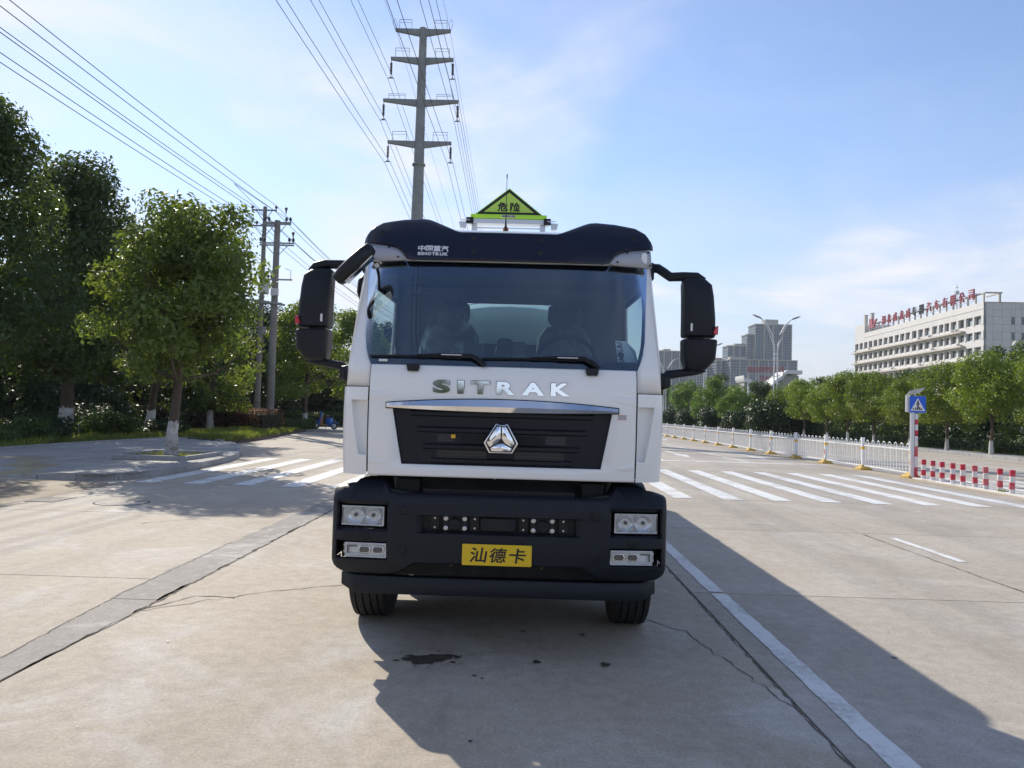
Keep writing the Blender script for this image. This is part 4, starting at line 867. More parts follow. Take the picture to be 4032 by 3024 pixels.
MB().loft([(0.28, 0.30, 0, 0.20, 0.14), (0.45, 0.30, 0, 0.24, 0.17), (0.70, 0.30, 0, 0.22, 0.15), (0.78, 0.30, 0, 0.19, 0.12)], 3.0, 16).build('side_panel', 'scooter_blue', sc, sm=50)
MB().prism([(0.48, 0.36), (0.72, 0.52), (0.90, 0.36), (0.80, 0.5), (0.60, 0.58), (0.46, 0.56)], -0.10, 0.10, 'y').build('rear_mudguard', 'scooter_blue', sc)
MB().loft([(0.05, 0, 0.83, 0.11, 0.05), (0.2, 0, 0.86, 0.13, 0.06), (0.5, 0, 0.85, 0.13, 0.05), (0.56, 0, 0.84, 0.06, 0.03)], 2.4, 12, True, 'x').build('saddle', 'black_plastic_fine', sc, sm=60)
MB().loft([(-0.40, 0, 1.10, 0.05, 0.05), (-0.30, 0, 1.10, 0.11, 0.09), (-0.18, 0, 1.06, 0.09, 0.06)], 2.2, 12, True, 'x').build('headset', 'scooter_blue', sc, sm=60)
MB().tube([(-0.16, -0.32, 1.04), (-0.24, 0, 1.08), (-0.16, 0.32, 1.04)], 0.018, 6).build('handlebar', 'black_plastic_fine', sc)
MB().box(-0.56, -0.40, -0.14, 0.14, 0.68, 0.82).build('front_basket', 'black_plastic_fine', sc); MB().tube([(0.12, -0.12, 0.26), (0.06, -0.2, 0.0)], 0.015, 6).build('kick_stand', 'black_plastic_fine', sc)
# ------------------------------------------------------------------ white office block on the right
ob = empty('office_block', (101.6, 165, 0.1), 'white tiled office block with rows of windows rising behind the right trees', 'building', rz=R(-2.77))
W0, LEN, HT = 30.0, 71.5, 28.7
MB().box(0.55, W0, 0.55, LEN, 0.0, HT-0.5).build('core_wall', 'facade_stain', ob)
SC = [2.25, 5.67, 9.04, 12.44, 15.51, 18.2, 21.35, 25.21, 28.61, 32.03, 35.68, 38.87, 42.16, 45.83, 49.24, 52.71, 56.17, 59.63, 63.14, 66.5, 69.89]
RZ = [(24.1, 25.8), (20.75, 22.4), (17.35, 19.0), (13.9, 15.6), (10.5, 12.2)]
top_ = 25.8
for a, b in [(26.0, 27.35), (27.45, 28.9)]: MB().box(-0.05, 0.54, 0.0, 64.0, a, b).build('parapet_band', 'facade_tile', ob)
MB().box(-0.05, 0.54, 64.05, LEN, 26.0, 31.6).build('stair_tower_wall', 'facade_tile', ob); MB().box(0.56, 8, 64.1, LEN-0.05, HT-0.5, 31.5).build('stair_tower_core', 'facade_tile', ob)
for a, b in [(22.45, 24.05), (19.05, 20.7), (15.65, 17.3), (12.25, 13.85), (0.0, 10.45)]: MB().box(0.0, 0.54, 0.0, LEN, a, b).build('spandrel', 'facade_tile', ob)
edges = [0.0]+[(a+b)/2 for a, b in zip(SC[:-1], SC[1:])]+[LEN]
wide = lambda i: 1.25 if i < 2 else 1.12 if i not in (4, 5) else 0.95
pil = {}
for (z0, z1) in RZ:
    for i, s in enumerate(SC):
        w = wide(i)*1.12
        lo_, hi_ = s-w, s+w
        a = edges[i]; b = edges[i+1]
        for (p, q) in ((a, lo_), (hi_, b)):
            if q-p > 0.05:
                k = (round(q-p, 2), round(z1-z0, 2))
                if k not in pil: pil[k] = MB().box(-0.10, 0.535, 0, q-p-0.004, -0.15, z1-z0+0.22).mesh('pilaster')
                link('pilaster', pil[k], 'facade_tile', ob, (0, p, z0))
wcache = {}
def office_window(parent, loc, w, h, rz):
    key = (round(w, 2), round(h, 2))
    if key not in wcache:
        f = MB().box(-w, w, -0.05, 0.0, 0, 0.07).box(-w, w, -0.05, 0.0, h-0.07, h).box(-w, -w+0.07, -0.049, 0.0, 0.07, h-0.07).box(w-0.07, w, -0.049, 0.0, 0.07, h-0.07).box(-0.03, 0.03, -0.048, 0.0, 0.07, h-0.07).box(-w+0.07, w-0.07, -0.047, 0.0, h*0.70, h*0.70+0.05).mesh('window')
        p = MB().box(-w+0.07, w-0.07, -0.02, -0.01, 0.07, h-0.07).mesh('pane'); c = MB().box(-w*0.55, -0.04, -0.03, -0.022, 0.08, h*0.68).box(0.05, w*0.7, -0.03, -0.022, 0.08, h*0.68).mesh('curtain')
        wcache[key] = (f, p, c)
    f, p, c = wcache[key]; o = link('window', f, 'window_frame', parent, loc, (0, 0, rz)); link('pane', p, 'window_pane', o)
    return o, c
rs2 = random.Random(11)
for j, (z0, z1) in enumerate(RZ):
    for i, s in enumerate(SC):
        o, c = office_window(ob, (0.50, s, z0), wide(i)*1.10, z1-z0, -math.pi/2)
        if rs2.random() < 0.72: link('curtain', c, 'curtain', o)
for a, b, z in [(7.6, LEN+0.4, 22.85), (7.6, LEN+0.4, 19.45), (7.6, LEN+0.4, 16.0), (7.6, LEN+0.4, 12.6)]:
    MB().box(-1.0, -0.005, a, b, z, z+0.38).build('ledge', 'facade_stain', ob)
for s, z in [(10.5, 23.25), (23.2, 23.25), (28.7, 23.25), (59.5, 23.25), (70, 23.25), (9.6, 19.85), (21.5, 19.85), (69.5, 19.85), (44, 16.4), (28, 16.4), (52.5, 16.4), (12, 23.25)]:
    ac = MB().box(-0.75, -0.3, s-0.45, s+0.45, z, z+0.7).build('air_conditioner', 'air_con', ob, bevel=0.03); MB().lathe([(0.24, 0), (0.24, -0.01)], (-0.755, s-0.1, z+0.35), 'x', 14).build('fan', 'letter_dark', ac)
# right face: stone panels with open joints
pan = {}
def panel(x0, x1, z0, z1):
    k = (round(x1-x0, 2), round(z1-z0, 2))
    if k not in pan: pan[k] = MB().box(0.025, x1-x0-0.025, 0, 0.1, 0.025, z1-z0-0.025).mesh('wall_panel')
    link('wall_panel', pan[k], 'facade_tile', ob, (x0, 0.0, z0))
MB().box(0.02, W0, 0.06, 0.545, 0.0, HT-0.02).build('joint_wall', 'facade_joint', ob)
HOLES = []
for zt in (25.65, 22.2, 18.75, 15.3, 11.9): HOLES += [(5.85, 6.65, zt-1.7, zt), (8.0, 10.0, zt-1.7, zt), (13.0, 15.0, zt-1.7, zt)]
xs_ = [0.0, 1.95, 3.9, 5.85, 6.65, 8.0, 10.0, 11.5, 13.0, 15.0, 17, 19, 21]
zs_ = [6.5]
for zt in (11.9, 15.3, 18.75, 22.2, 25.65): zs_ += [zt-1.7, zt]
zs_ += [27.2, 28.7]
for i in range(len(xs_)-1):
    for j in range(len(zs_)-1):
        cx, cz = (xs_[i]+xs_[i+1])/2, (zs_[j]+zs_[j+1])/2
        if any(a < cx < b and c < cz < d for a, b, c, d in HOLES): continue
        panel(xs_[i], xs_[i+1], zs_[j], zs_[j+1])
for a, b, c, d in HOLES: office_window(ob, ((a+b)/2, 0.055, c), (b-a)/2, d-c, 0)
MB().box(-0.15, W0, -0.15, -0.002, 28.72, 28.95).build('coping', 'facade_stain', ob)
# roof frame and chimneys
for k in range(20): MB().box(0.5, 0.8, 1.0+3.2*k, 1.35+3.2*k, HT-0.5, 30.9).build('roof_column', 'facade_stain', ob)
MB().box(0.4, 0.9, 0.2, 63, 30.91, 31.2).build('roof_beam', 'facade_stain', ob); MB().box(0.92, 4.1, 0.2, 0.6, 30.91, 31.2).build('roof_beam', 'facade_stain', ob); MB().box(3.4, 3.8, 0.2, 0.6, HT-0.5, 30.9).build('roof_column', 'facade_stain', ob)
MB().box(3.7, 4.1, 0.62, 6, 30.91, 31.2).build('roof_beam', 'facade_stain', ob)
for s in (62.6, 67.3): MB().box(1.2, 2.0, s-0.5, s+0.5, HT-0.4, 34.7).box(1.1, 2.1, s-0.6, s+0.6, 34.71, 34.9).build('chimney', 'facade_stain', ob)
MB().box(4.5, W0, 8.0, 20, HT-0.5, 30.2).build('plant_room', 'facade_tile', ob)
MB().tube([(2, 15.0, HT-0.5), (2, 15.0, 35.6)], [0.12, 0.04], 6).box(1.6, 2.4, 14.7, 15.3, 33.0, 33.8).box(1.8, 2.2, 14.9, 15.1, 34.6, 34.8).build('antenna_mast', 'steel_grey', ob)
rsn = empty('roof_sign', (101.6, 165, 0.1), 'row of faded red Chinese characters standing on the office block roof', 'sign', rz=R(-2.77)-math.pi/2)
for i, (ch, s) in enumerate(zip('湖北成龙威专用汽车有限公司', [50.13, 46.59, 42.79, 38.84, 35.04, 31.65, 27.79, 23.73, 19.9, 16.01, 12.14, 8.39, 4.35])):
    glyph('letter', ch, -s-1.08, -s+1.08, 29.9, 32.35, -0.15, 0.35, 'letter_red' if i not in (5, 6) else 'letter_dark', rsn, bold=0.0)
MB().prism([(-60.3, 29.7), (-56.4, 29.9), (-56.6, 30.5), (-60.0, 30.3)], -0.5, -0.15, 'y').prism([(-59.8, 30.8), (-57.6, 30.8), (-57.6, 32.6), (-59.8, 32.6)], -0.5, -0.15, 'y').prism([(-57.3, 31.6), (-54.6, 32.2), (-54.9, 31.5), (-55.6, 31.4), (-56.3, 30.0), (-56.9, 30.2), (-56.2, 31.5)], -0.5, -0.15, 'y').build('emblem', 'letter_red', rsn)
for z in (29.6, 31.2): MB().box(-61, -2.5, -0.12, -0.02, z, z+0.08).build('sign_rail', 'steel_grey', rsn)
# ------------------------------------------------------------------ apartment towers far away
def tower(label, X0, X1, Y, H, depth, m, fl=2.95, ncol=9, roof=None, pier='tower_pale', seed=0):
    t = empty('apartment_tower', ((X0+X1)/2, Y, 0), label, 'building', 'distant apartment towers'); w = (X1-X0)/2; r = random.Random(seed)
    MB().box(-w, w, 0, depth, 0, H).build('wall', m, t)
    g = MB(); f = MB(); n = int(H/fl); cw = 2*w/ncol
    for i in range(n):
        z = H-2.2-i*fl
        if z < 12: break
        for c in range(ncol):
            x = -w+cw*(c+0.5); ww = cw*(0.30 if c % 3 else 0.38)
            g.box(x-ww, x+ww, -0.25, -0.02, z-0.2, z+1.45)
        for c in range(int(depth/3.2)): g.box(-w-0.25, -w-0.02, 1+c*3.2, 2.6+c*3.2, z-0.2, z+1.4)
        f.box(-w-0.1, w+0.1, -0.45, -0.26, z-0.85, z-0.5)
    o = g.build('window_grid', 'tower_window', t); o['kind'] = 'stuff'
    o = f.build('floor_slabs', m, t); o['kind'] = 'stuff'
    for c in range(0, ncol+1, 3): MB().box(-w+cw*c-0.6 if c else -w-0.3, -w+cw*c+0.6, -1.2, -0.5, 0, H+0.8).build('pier', pier, t)
    MB().box(-w-0.7, w+0.7, -1.4, depth+0.5, H, H+1.1).build('cornice', pier, t)
    if roof: MB().box(roof[0]-(X0+X1)/2, roof[1]-(X0+X1)/2, 3, depth*0.7, H+1.1, roof[2]).build('roof_house', pier, t)
    return t
tower('tallest grey-blue apartment tower behind the lamp post', 248, 287, 800, 103, 24, 'tower_wall', ncol=12, roof=(260, 274, 109.5), seed=1)
tower('narrow wing stepping down left of the tallest tower', 240, 247.3, 803, 92, 18, 'tower_wall', ncol=3, seed=2)
tower('middle apartment tower left of the tallest one', 220.5, 239.7, 806, 79.5, 20, 'tower_wall', ncol=9, roof=(229, 240, 83), seed=3)
tower('long lower apartment block in front of the two towers', 215, 284, 775, 62.5, 18, 'tower_wall', ncol=21, roof=(216, 232, 66), seed=4)
tower('pinkish apartment tower beside the right mirror', 226.5, 240, 900, 73, 20, 'tower_pink', ncol=6, pier='tower_pink', seed=5)
tower('apartment block between the pink tower and the middle tower', 204, 215, 790, 62, 18, 'tower_wall', ncol=6, seed=6)
tower('apartment tower seen between the cab and the right mirror', 146, 180, 820, 73.2, 22, 'tower_wall', ncol=12, roof=(154.6, 162.2, 76.3), seed=7)
tower('lower apartment block behind the right mirror arm', 181, 207, 815, 62, 20, 'tower_pale', ncol=9, seed=8)
# ------------------------------------------------------------------ factory gate with red sign boards
gt = empty('factory_gate', (48.5, 150, 0.1), 'white factory gate with upswept concrete eaves below the towers', 'gate')
def swoop(pts, name):
    n = len(pts); mb = MB(); vs = []
    for x, z in pts: vs += [(x, -1.0, z), (x, 5, z), (x, 5, z-0.75), (x, -1.0, z-0.75)]
    fs = [tuple(4*i+k for k in (0, 1, 5, 4)) for i in range(0)]
    for i in range(n-1):
        for k in range(4): fs.append((4*i+k, 4*i+(k+1) % 4, 4*i+4+(k+1) % 4, 4*i+4+k))
    fs += [(0, 1, 2, 3), (4*n-1, 4*n-2, 4*n-3, 4*n-4)]
    return mb.add(vs, fs).build(name, 'gate_white', gt, sm=40)
swoop([(-4.4, 10.2), (-4.1, 9.7), (-3.5, 9.5), (-2.9, 9.45), (-2.3, 9.1), (-1.8, 8.4), (-1.4, 7.6)], 'eave'); swoop([(1.2, 8.2), (1.7, 9.2), (2.5, 9.9), (3.3, 10.4), (3.9, 11.2), (4.4, 11.5), (7.3, 11.5)], 'eave')
MB().box(-3.9, -2.4, 0.2, 4.5, 0, 9.0).build('pier', 'gate_grey', gt); MB().box(2.9, 7.0, 0.2, 4.5, 0, 10.5).build('pier', 'gate_grey', gt); MB().box(-2.4, 2.9, 1.2, 3.8, 6.2, 7.6).build('lintel', 'gate_grey', gt)
MB().box(-3.45, -3.2, -0.9, 0.1, 0, 8.8).build('column', 'gate_white', gt)
gb = empty('gate_billboard', (48.5, 149.2, 0), 'red-lettered company billboard on a scaffold above the factory gate', 'billboard', rz=R(-14))
for i in range(7): MB().box(-3.75, 3.75, 0.0, 0.08, 10.6+0.27*i, 10.68+0.27*i).build('slat', 'steel_grey', gb)
for i, ch in enumerate('湖北成龙威专用汽车有限公司'): glyph('letter', ch, -3.5+0.54*i, -3.5+0.54*i+0.50, 10.95, 12.25, -0.05, 0.12, 'letter_red', gb, bold=0.02)
for x in (-3.4, -1.7, 0, 1.7, 3.4): MB().tube([(x, 0.15, 7.4), (x, 0.15, 12.5)], 0.06, 5).build('scaffold_post', 'steel_grey', gb); MB().tube([(x, 0.15, 12.0), (x, 2.4, 7.6)], 0.05, 5).build('scaffold_stay', 'steel_grey', gb)
for i, ch in enumerate('Q成龙威'): glyph('letter', ch, -1.15+0.5*i, -1.15+0.5*i+0.45, 9.35, 10.25, -0.05, 0.1, 'letter_red', gb, bold=0.02)
MB().box(-1.1, 0.8, -0.15, -0.05, 9.15, 9.25).build('underline', 'letter_red', gb)
fl = empty('flag', (28.0, 120, 0.1), 'small red flag on a pole above the far trees', 'flag')
MB().tube([(0, 0, 0), (0, 0, 5.0)], 0.03, 6).build('pole', 'lamp_white', fl); MB().add([(0.03, 0, 4.9), (0.22, 0.03, 4.8), (0.42, -0.03, 4.85), (0.42, -0.03, 4.45), (0.22, 0.03, 4.4), (0.03, 0, 4.5)], [(0, 1, 4, 5), (1, 2, 3, 4)]).build('cloth', 'flag_red', fl)
# ------------------------------------------------------------------ the tank truck
TY = 6.15
truck = empty('tank_truck', (-0.14, TY, 0), 'white tank truck with dark sun visor and black bumper facing the camera', 'truck')
def T(mb, name, m, parent=None, **kw):
    o = mb.build(name, m, parent or truck, **kw)
    if parent is None: o.location = Vector(o.location)+Vector((0, -TY, 0))
    return o
def bow(x, W, D, n=6.0): return D*(1-max(0.0, 1-min(1.0, abs(x)/W)**n)**(1/n))
def interp(t, tab):
    if t <= tab[0][0]: return tab[0][1]
    for (a, p), (b, q) in zip(tab[:-1], tab[1:]):
        if t <= b: return p+(q-p)*(t-a)/(b-a)
    return tab[-1][1]
# --- cab shell -----------------------------------------------------------
YB = 7.0
LW = lambda z: interp(z, [(1.2, 1.118), (1.5, 1.126), (1.83, 1.124)])
LY = lambda z: interp(z, [(1.2, 5.080), (1.45, 5.052), (1.75, 5.046), (1.93, 5.062), (1.99, 5.088)])
low_y = lambda x, z: LY(z)+bow(x, LW(z), 0.34)
def grid(xs, zs, yf, skip=None, xf=None):
    mb = MB(); nx = len(xs); vs = []
    for z in zs:
        for x in xs:
            X = xf(x, z) if xf else x; vs.append((X, yf(X, z), z))
    fs = []
    for j in range(len(zs)-1):
        for i in range(nx-1):
            if skip and skip(i, j): continue
            fs.append((j*nx+i, j*nx+i+1, (j+1)*nx+i+1, (j+1)*nx+i))
    return mb.add(vs, fs)
def solid(o, th, off=-1):
    md = o.modifiers.new('thickness', 'SOLIDIFY'); md.thickness = th; md.offset = off; return o
def soft(o, w=0.01, seg=3):
    md = o.modifiers.new('bevel', 'BEVEL'); md.width = w; md.segments = seg; md.limit_method = 'ANGLE'; md.angle_limit = R(38); smooth(o.data, 50); return o
GW = lambda z: interp(z, [(1.30, 0.682), (1.69, 0.752)])
# front flap with the grille opening
zs = [1.222, 1.235, 1.26, 1.303, 1.36, 1.45, 1.55, 1.64, 1.688, 1.74, 1.80, 1.86, 1.92, 1.955, 1.975, 1.985]
ux = [-0.914, -0.90, -0.85, -0.80, 'g-', -0.55, -0.35, -0.15, 0.0, 0.15, 0.35, 0.55, 'g+', 0.80, 0.85, 0.90, 0.914]
fx = lambda u, z: -GW(z) if u == 'g-' else GW(z) if u == 'g+' else u
fl_ = grid(ux, zs, low_y, lambda i, j: 4 <= i <= 11 and 3 <= j <= 7, fx)
flap = T(fl_, 'front_flap', 'truck_white', face=(0, -1, 0)); solid(flap, 0.025, -1); smooth(flap.data, 60)
# corner panels with a scooped air recess
for s in (1, -1):
    ks = [0.0, 0.02, 'p', 0.55, 0.75, 0.88, 0.95, 0.985, 1.0]
    zz2 = [1.222, 1.232, 1.30, 1.36, 1.40, 1.55, 1.68, 1.735, 1.79, 1.815, 1.825]
    vs = []; x0 = 0.924
    for z in zz2:
        W = LW(z); px_ = interp(z, [(1.36, 0.985), (1.5, 1.012), (1.735, 1.045)])
        for k in ks+['b1', 'b2']:
            if k == 'b1': p = (W, 5.62)
            elif k == 'b2': p = (W, 5.95)
            else:
                x = px_ if k == 'p' else (x0+(W-x0)*k)
                if k != 'p' and 0.02 < k and x < px_+0.012: x = px_+0.012+(k-0.5)*0.02
                p = (x, LY(z)+bow(x, W, 0.34))
            vs.append((s*p[0], p[1], z))
    nk = len(ks)+2; bm = bmesh.new(); V = [bm.verts.new(v) for v in vs]; pocket = []
    for j in range(len(zz2)-1):
        for i in range(nk-1):
            f = bm.faces.new([V[j*nk+i], V[j*nk+i+1], V[(j+1)*nk+i+1], V[(j+1)*nk+i]])
            if i == 1 and 3 <= j <= 6: pocket.append(f)
    bmesh.ops.recalc_face_normals(bm, faces=bm.faces)
    ex = bmesh.ops.extrude_face_region(bm, geom=pocket)
    vv = [g for g in ex['geom'] if isinstance(g, bmesh.types.BMVert)]
    for v in vv: v.co.y += 0.055; v.co.x += -s*0.006
    bmesh.ops.delete(bm, geom=pocket, context='FACES')
    me = bpy.data.meshes.new('corner_panel'); bm.to_mesh(me); bm.free(); me.update(); smooth(me, 50)
    o = link('corner_panel', me, 'truck_white', truck, (0, -TY, 0)); soft(o, 0.008, 2)
    # swept relief beside the seam on the flap
    for (za, zb, w) in ((1.735, 1.80, 0.16), (1.30, 1.352, 0.13)):
        r_v = []; n = 8
        for i in range(n+1):
            x = 0.908-w*i/n; e = math.sin(math.pi*0.5*(1-i/n)); zm = (za+zb)/2+0.02*(i/n)*(1 if za > 1.5 else -1); h = (zb-za)/2*(0.35+0.65*e)
            y = lambda z: low_y(x, z)
            r_v += [(s*x, y(zm-h)-0.0005, zm-h), (s*x, y(zm)-0.012*e-0.0008, zm+h*0.2), (s*x, y(zm+h)-0.0005, zm+h)]
        T(MB().add(r_v, [f for i in range(n) for f in ((3*i, 3*i+1, 3*i+4, 3*i+3), (3*i+1, 3*i+2, 3*i+5, 3*i+4))]), 'panel_relief', 'truck_white', sm=70)
# upper shell with windscreen and door window openings
UT = [(1.832, 1.110, 5.070, 0.924), (1.985, 1.110, 5.092, 0.924), (2.03, 1.109, 5.108, 0.944), (2.09, 1.107, 5.130, 0.966), (2.2, 1.103, 5.173, 0.986), (2.33, 1.098, 5.225, 0.996), (2.50, 1.090, 5.293, 1.010), (2.66, 1.082, 5.357, 1.024), (2.775, 1.075, 5.403, 1.034),
      (2.90, 1.066, 5.47, 1.02), (2.98, 1.045, 5.53, 0.99), (3.03, 1.00, 5.555, 0.93), (3.056, 0.90, 5.60, 0.8), (3.070, 0.6, 5.78, 0.5)]
KA = [1.0, 0.992, 0.97, 0.92, 0.82, 0.66, 0.45, 0.22, 0.0]
def uy(x, z):
    W = interp(z, [(a, b) for a, b, c, d in UT]); Y0 = interp(z, [(a, c) for a, b, c, d in UT]); return Y0+bow(x, W, 0.30)
def uring(z, W, Y0, xw):
    half = [(W, YB), (W, 6.85), (W, 5.85)]+[(xw+(W-xw)*k, Y0+bow(xw+(W-xw)*k, W, 0.30)) for k in KA]
    mid = [(xw*t, Y0+bow(xw*t, W, 0.30)) for t in (0.85, 0.6, 0.3, 0.0)]
    R_ = half+mid; return [(x, y, z) for x, y in R_]+[(-x, y, z) for x, y in R_[:-1][::-1]]
RG = [uring(*u) for u in UT]; m_ = len(RG[0]); nh = len(KA)+3
sv = [p for r_ in RG for p in r_]; sf = []
for j in range(len(RG)-1):
    for i in range(m_-1):
        mid_ = nh-1 <= i <= m_-nh-1
        if mid_ and UT[j][0] < 2.77: continue                       # windscreen / flap
        if i in (1, m_-3) and 1.99 <= UT[j][0] < 2.65: continue     # door windows
        sf.append((j*m_+i, j*m_+i+1, (j+1)*m_+i+1, (j+1)*m_+i))
sf.append(tuple((len(RG)-1)*m_+i for i in range(m_)))
shell = T(MB().add(sv, sf), 'cab_shell', 'truck_white', sm=45, face=(0, -0.3, 1)); solid(shell, 0.02, -1)
# lower rear half of the cab sides and floor
for s in (1, -1): T(MB().box(min(s*1.09, s*1.118), max(s*1.09, s*1.118), 5.95, YB, 1.24, 1.83), 'door_lower', 'truck_white', bevel=0.01)
T(MB().box(-1.08, 1.08, 5.2, YB, 1.235, 1.28), 'cab_floor', 'interior_dark')
rw_ = T(MB().box(-1.08, -0.48, YB-0.03, YB, 1.28, 3.0).box(0.48, 1.08, YB-0.03, YB, 1.28, 3.0).box(-0.48, 0.48, YB-0.03, YB, 1.28, 2.32).box(-0.48, 0.48, YB-0.03, YB, 2.70, 3.0), 'rear_wall', 'interior_grey')
T(MB().box(-0.475, 0.475, YB-0.018, YB-0.012, 2.325, 2.695), 'rear_window', 'side_glass')
T(MB().box(-1.0, 1.0, YB-0.12, YB-0.035, 2.76, 2.84), 'rear_trim_rail', 'interior_grey', bevel=0.02)
T(MB().box(-1.0, 1.0, 5.75, YB-0.04, 2.97, 2.99), 'headliner', 'interior_dark')
# windscreen, its black border, door glass
zw = [u for u in UT if 1.98 < u[0] < 2.78]; cols = [-1, -0.97, -0.9, -0.75, -0.5, -0.25, 0, 0.25, 0.5, 0.75, 0.9, 0.97, 1]
gv = [(xw*c, Y0+bow(xw*c, W, 0.30)+0.002, z) for z, W, Y0, xw in zw for c in cols]; nc = len(cols)
ws = T(MB().add(gv, [(j*nc+i, j*nc+i+1, (j+1)*nc+i+1, (j+1)*nc+i) for j in range(len(zw)-1) for i in range(nc-1)]), 'windscreen', 'windscreen_glass', sm=60)
def wband(cs, z0, z1, dy=0.012, nz=6):
    v = []; 
    for j in range(nz+1):
        z = z0+(z1-z0)*j/nz; xw = interp(z, [(u[0], u[3]) for u in UT])
        for c in cs: v.append((xw*c, uy(xw*c, z)+dy, z))
    k = len(cs); return MB().add(v, [(j*k+i, j*k+i+1, (j+1)*k+i+1, (j+1)*k+i) for j in range(nz) for i in range(k-1)])
fr = T(wband(cols, 1.987, 2.045), 'windscreen_border', 'frit_black', ws); 
T(wband(cols, 2.715, 2.774), 'windscreen_border', 'frit_black', ws)
for s in (1, -1): T(wband([s*0.975, s*0.985, s*0.999], 2.045, 2.715), 'windscreen_border', 'frit_black', ws)
T(wband([-0.975, -0.7, -0.3, 0, 0.3, 0.7, 0.975], 2.66, 2.7145, 0.016, 2), 'shade_band', 'visor_dark', ws)
for s in (1, -1):
    gv = [(s*(u[1]-0.008), y, u[0]) for u in UT if 1.98 < u[0] < 2.67 for y in (5.85, 6.85)]; n = len(gv)//2
    T(MB().add(gv, [(2*i, 2*i+1, 2*i+3, 2*i+2) for i in range(n-1)]), 'door_window', 'side_glass')
    T(MB().tube([(s*1.085, 5.62, 2.0), (s*1.07, 5.84, 2.66), (s*1.07, 6.86, 2.68)], 0.02, 6), 'window_seal', 'black_plastic_fine')
# --- interior ------------------------------------------------------------
T(MB().loft([(1.72, 0, 5.52, 0.99, 0.30), (1.93, 0, 5.50, 1.0, 0.30), (2.015, 0, 5.50, 0.96, 0.26), (2.03, 0, 5.52, 0.90, 0.20)], 6, 40), 'dashboard', 'interior_dark', sm=50)
T(MB().loft([(2.0, 0.47, 5.62, 0.26, 0.16), (2.09, 0.47, 5.62, 0.24, 0.14), (2.13, 0.47, 5.62, 0.16, 0.08)], 3, 20), 'instrument_hood', 'interior_dark', sm=50)
sw = T(MB().tube([(0.47+0.235*math.cos(a), 5.83-0.12*math.sin(a), 2.08+0.19*math.sin(a)) for a in [2*math.pi*i/28 for i in range(29)]], 0.017, 8), 'steering_wheel', 'interior_dark', sm=60)
T(MB().loft([(5.78, 0.47, 2.07, 0.09, 0.06), (5.86, 0.47, 2.07, 0.10, 0.07)], 2.4, 14, True, 'y').box(0.26, 0.68, 5.815, 5.84, 2.06, 2.09), 'wheel_hub', 'interior_dark', sw, sm=50)
def seat(x, label, cov):
    s_ = T(MB().loft([(1.62, x, 6.42, 0.27, 0.27), (1.75, x, 6.40, 0.27, 0.27), (1.80, x, 6.40, 0.24, 0.24)], 3.5, 18), 'seat', 'seat_fabric', sm=50)
    T(MB().loft([(1.72, x, 6.64, 0.26, 0.09), (2.1, x, 6.70, 0.27, 0.09), (2.36, x, 6.74, 0.24, 0.08), (2.46, x, 6.75, 0.17, 0.06)], 3.2, 18), 'backrest', 'seat_fabric', s_, sm=50)
    T(MB().loft([(2.44, x, 6.75, 0.10, 0.05), (2.52, x, 6.75, 0.155, 0.06), (2.64, x, 6.76, 0.15, 0.055), (2.69, x, 6.76, 0.10, 0.03)], 3, 16), 'headrest', 'seat_fabric', s_, sm=50)
    if cov:
        r = random.Random(4); secs = []
        for z, w, d in ((1.9, 0.30, 0.12), (2.1, 0.305, 0.125), (2.3, 0.29, 0.12), (2.46, 0.23, 0.10), (2.6, 0.18, 0.085), (2.70, 0.12, 0.05)):
            secs.append((z, x+r.uniform(-0.012, 0.012), 6.70+0.1*(z-2.1), w, d))
        T(MB().loft(secs, 2.6, 22), 'plastic_cover', 'seat_plastic_film', s_, sm=60)
m = bpy.data.materials.new('seat_plastic_film'); m.use_nodes = True; MATS['seat_plastic_film'] = m
n_, l_ = m.node_tree.nodes, m.node_tree.links; b_ = n_['Principled BSDF']; b_.inputs['Base Color'].default_value = (0.75, 0.8, 0.82, 1); b_.inputs['Roughness'].default_value = 0.25
tr_ = N(n_, 'ShaderNodeBsdfTransparent'); nz_ = N(n_, 'ShaderNodeTexNoise', i_Scale=3.0, i_Detail=2.0, i_Distortion=1.0); mr_ = N(n_, 'ShaderNodeMapRange'); mr_.inputs['From Min'].default_value = 0.45; mr_.inputs['From Max'].default_value = 0.75; mr_.inputs['To Max'].default_value = 0.8
l_.new(nz_.outputs['Fac'], mr_.inputs['Value']); ms_ = N(n_, 'ShaderNodeMixShader'); l_.new(mr_.outputs[0], ms_.inputs[0]); l_.new(tr_.outputs[0], ms_.inputs[1]); l_.new(b_.outputs[0], ms_.inputs[2]); l_.new(ms_.outputs[0], n_['Material Output'].inputs['Surface'])
seat(-0.52, '', True); seat(0.50, '', False)
T(MB().loft([(1.85, 0.02, 6.72, 0.16, 0.07), (2.2, 0.02, 6.76, 0.16, 0.07), (2.32, 0.02, 6.77, 0.12, 0.05)], 3, 16), 'middle_backrest', 'seat_fabric', sm=50)
dc = T(MB().prism(rrect(-0.055, 0.055, 2.02, 2.20, 0.03), 5.235, 5.29, 'y'), 'dash_camera', 'black_plastic_fine', bevel=0.006)
pp = T(MB().add([(0.80, 5.19, 2.025), (0.955, 5.24, 2.025), (0.93, 5.28, 2.14), (0.86, 5.26, 2.205), (0.785, 5.265, 2.205)], [(0, 1, 2, 3, 4)]), 'paper_permit', 'paper_blue')
for i, ch in enumerate('AM1630'):
    o = glyph('character', ch, -0.013, 0.013, -0.022, 0.022, 0, 0.001, 'ink_black', pp, bold=0.004); o.location = (0.826-0.0035*i, 5.194+0.0135*i-0.004, 2.05+0.0265*i); o.rotation_euler = (R(-24), R(-84), R(14))
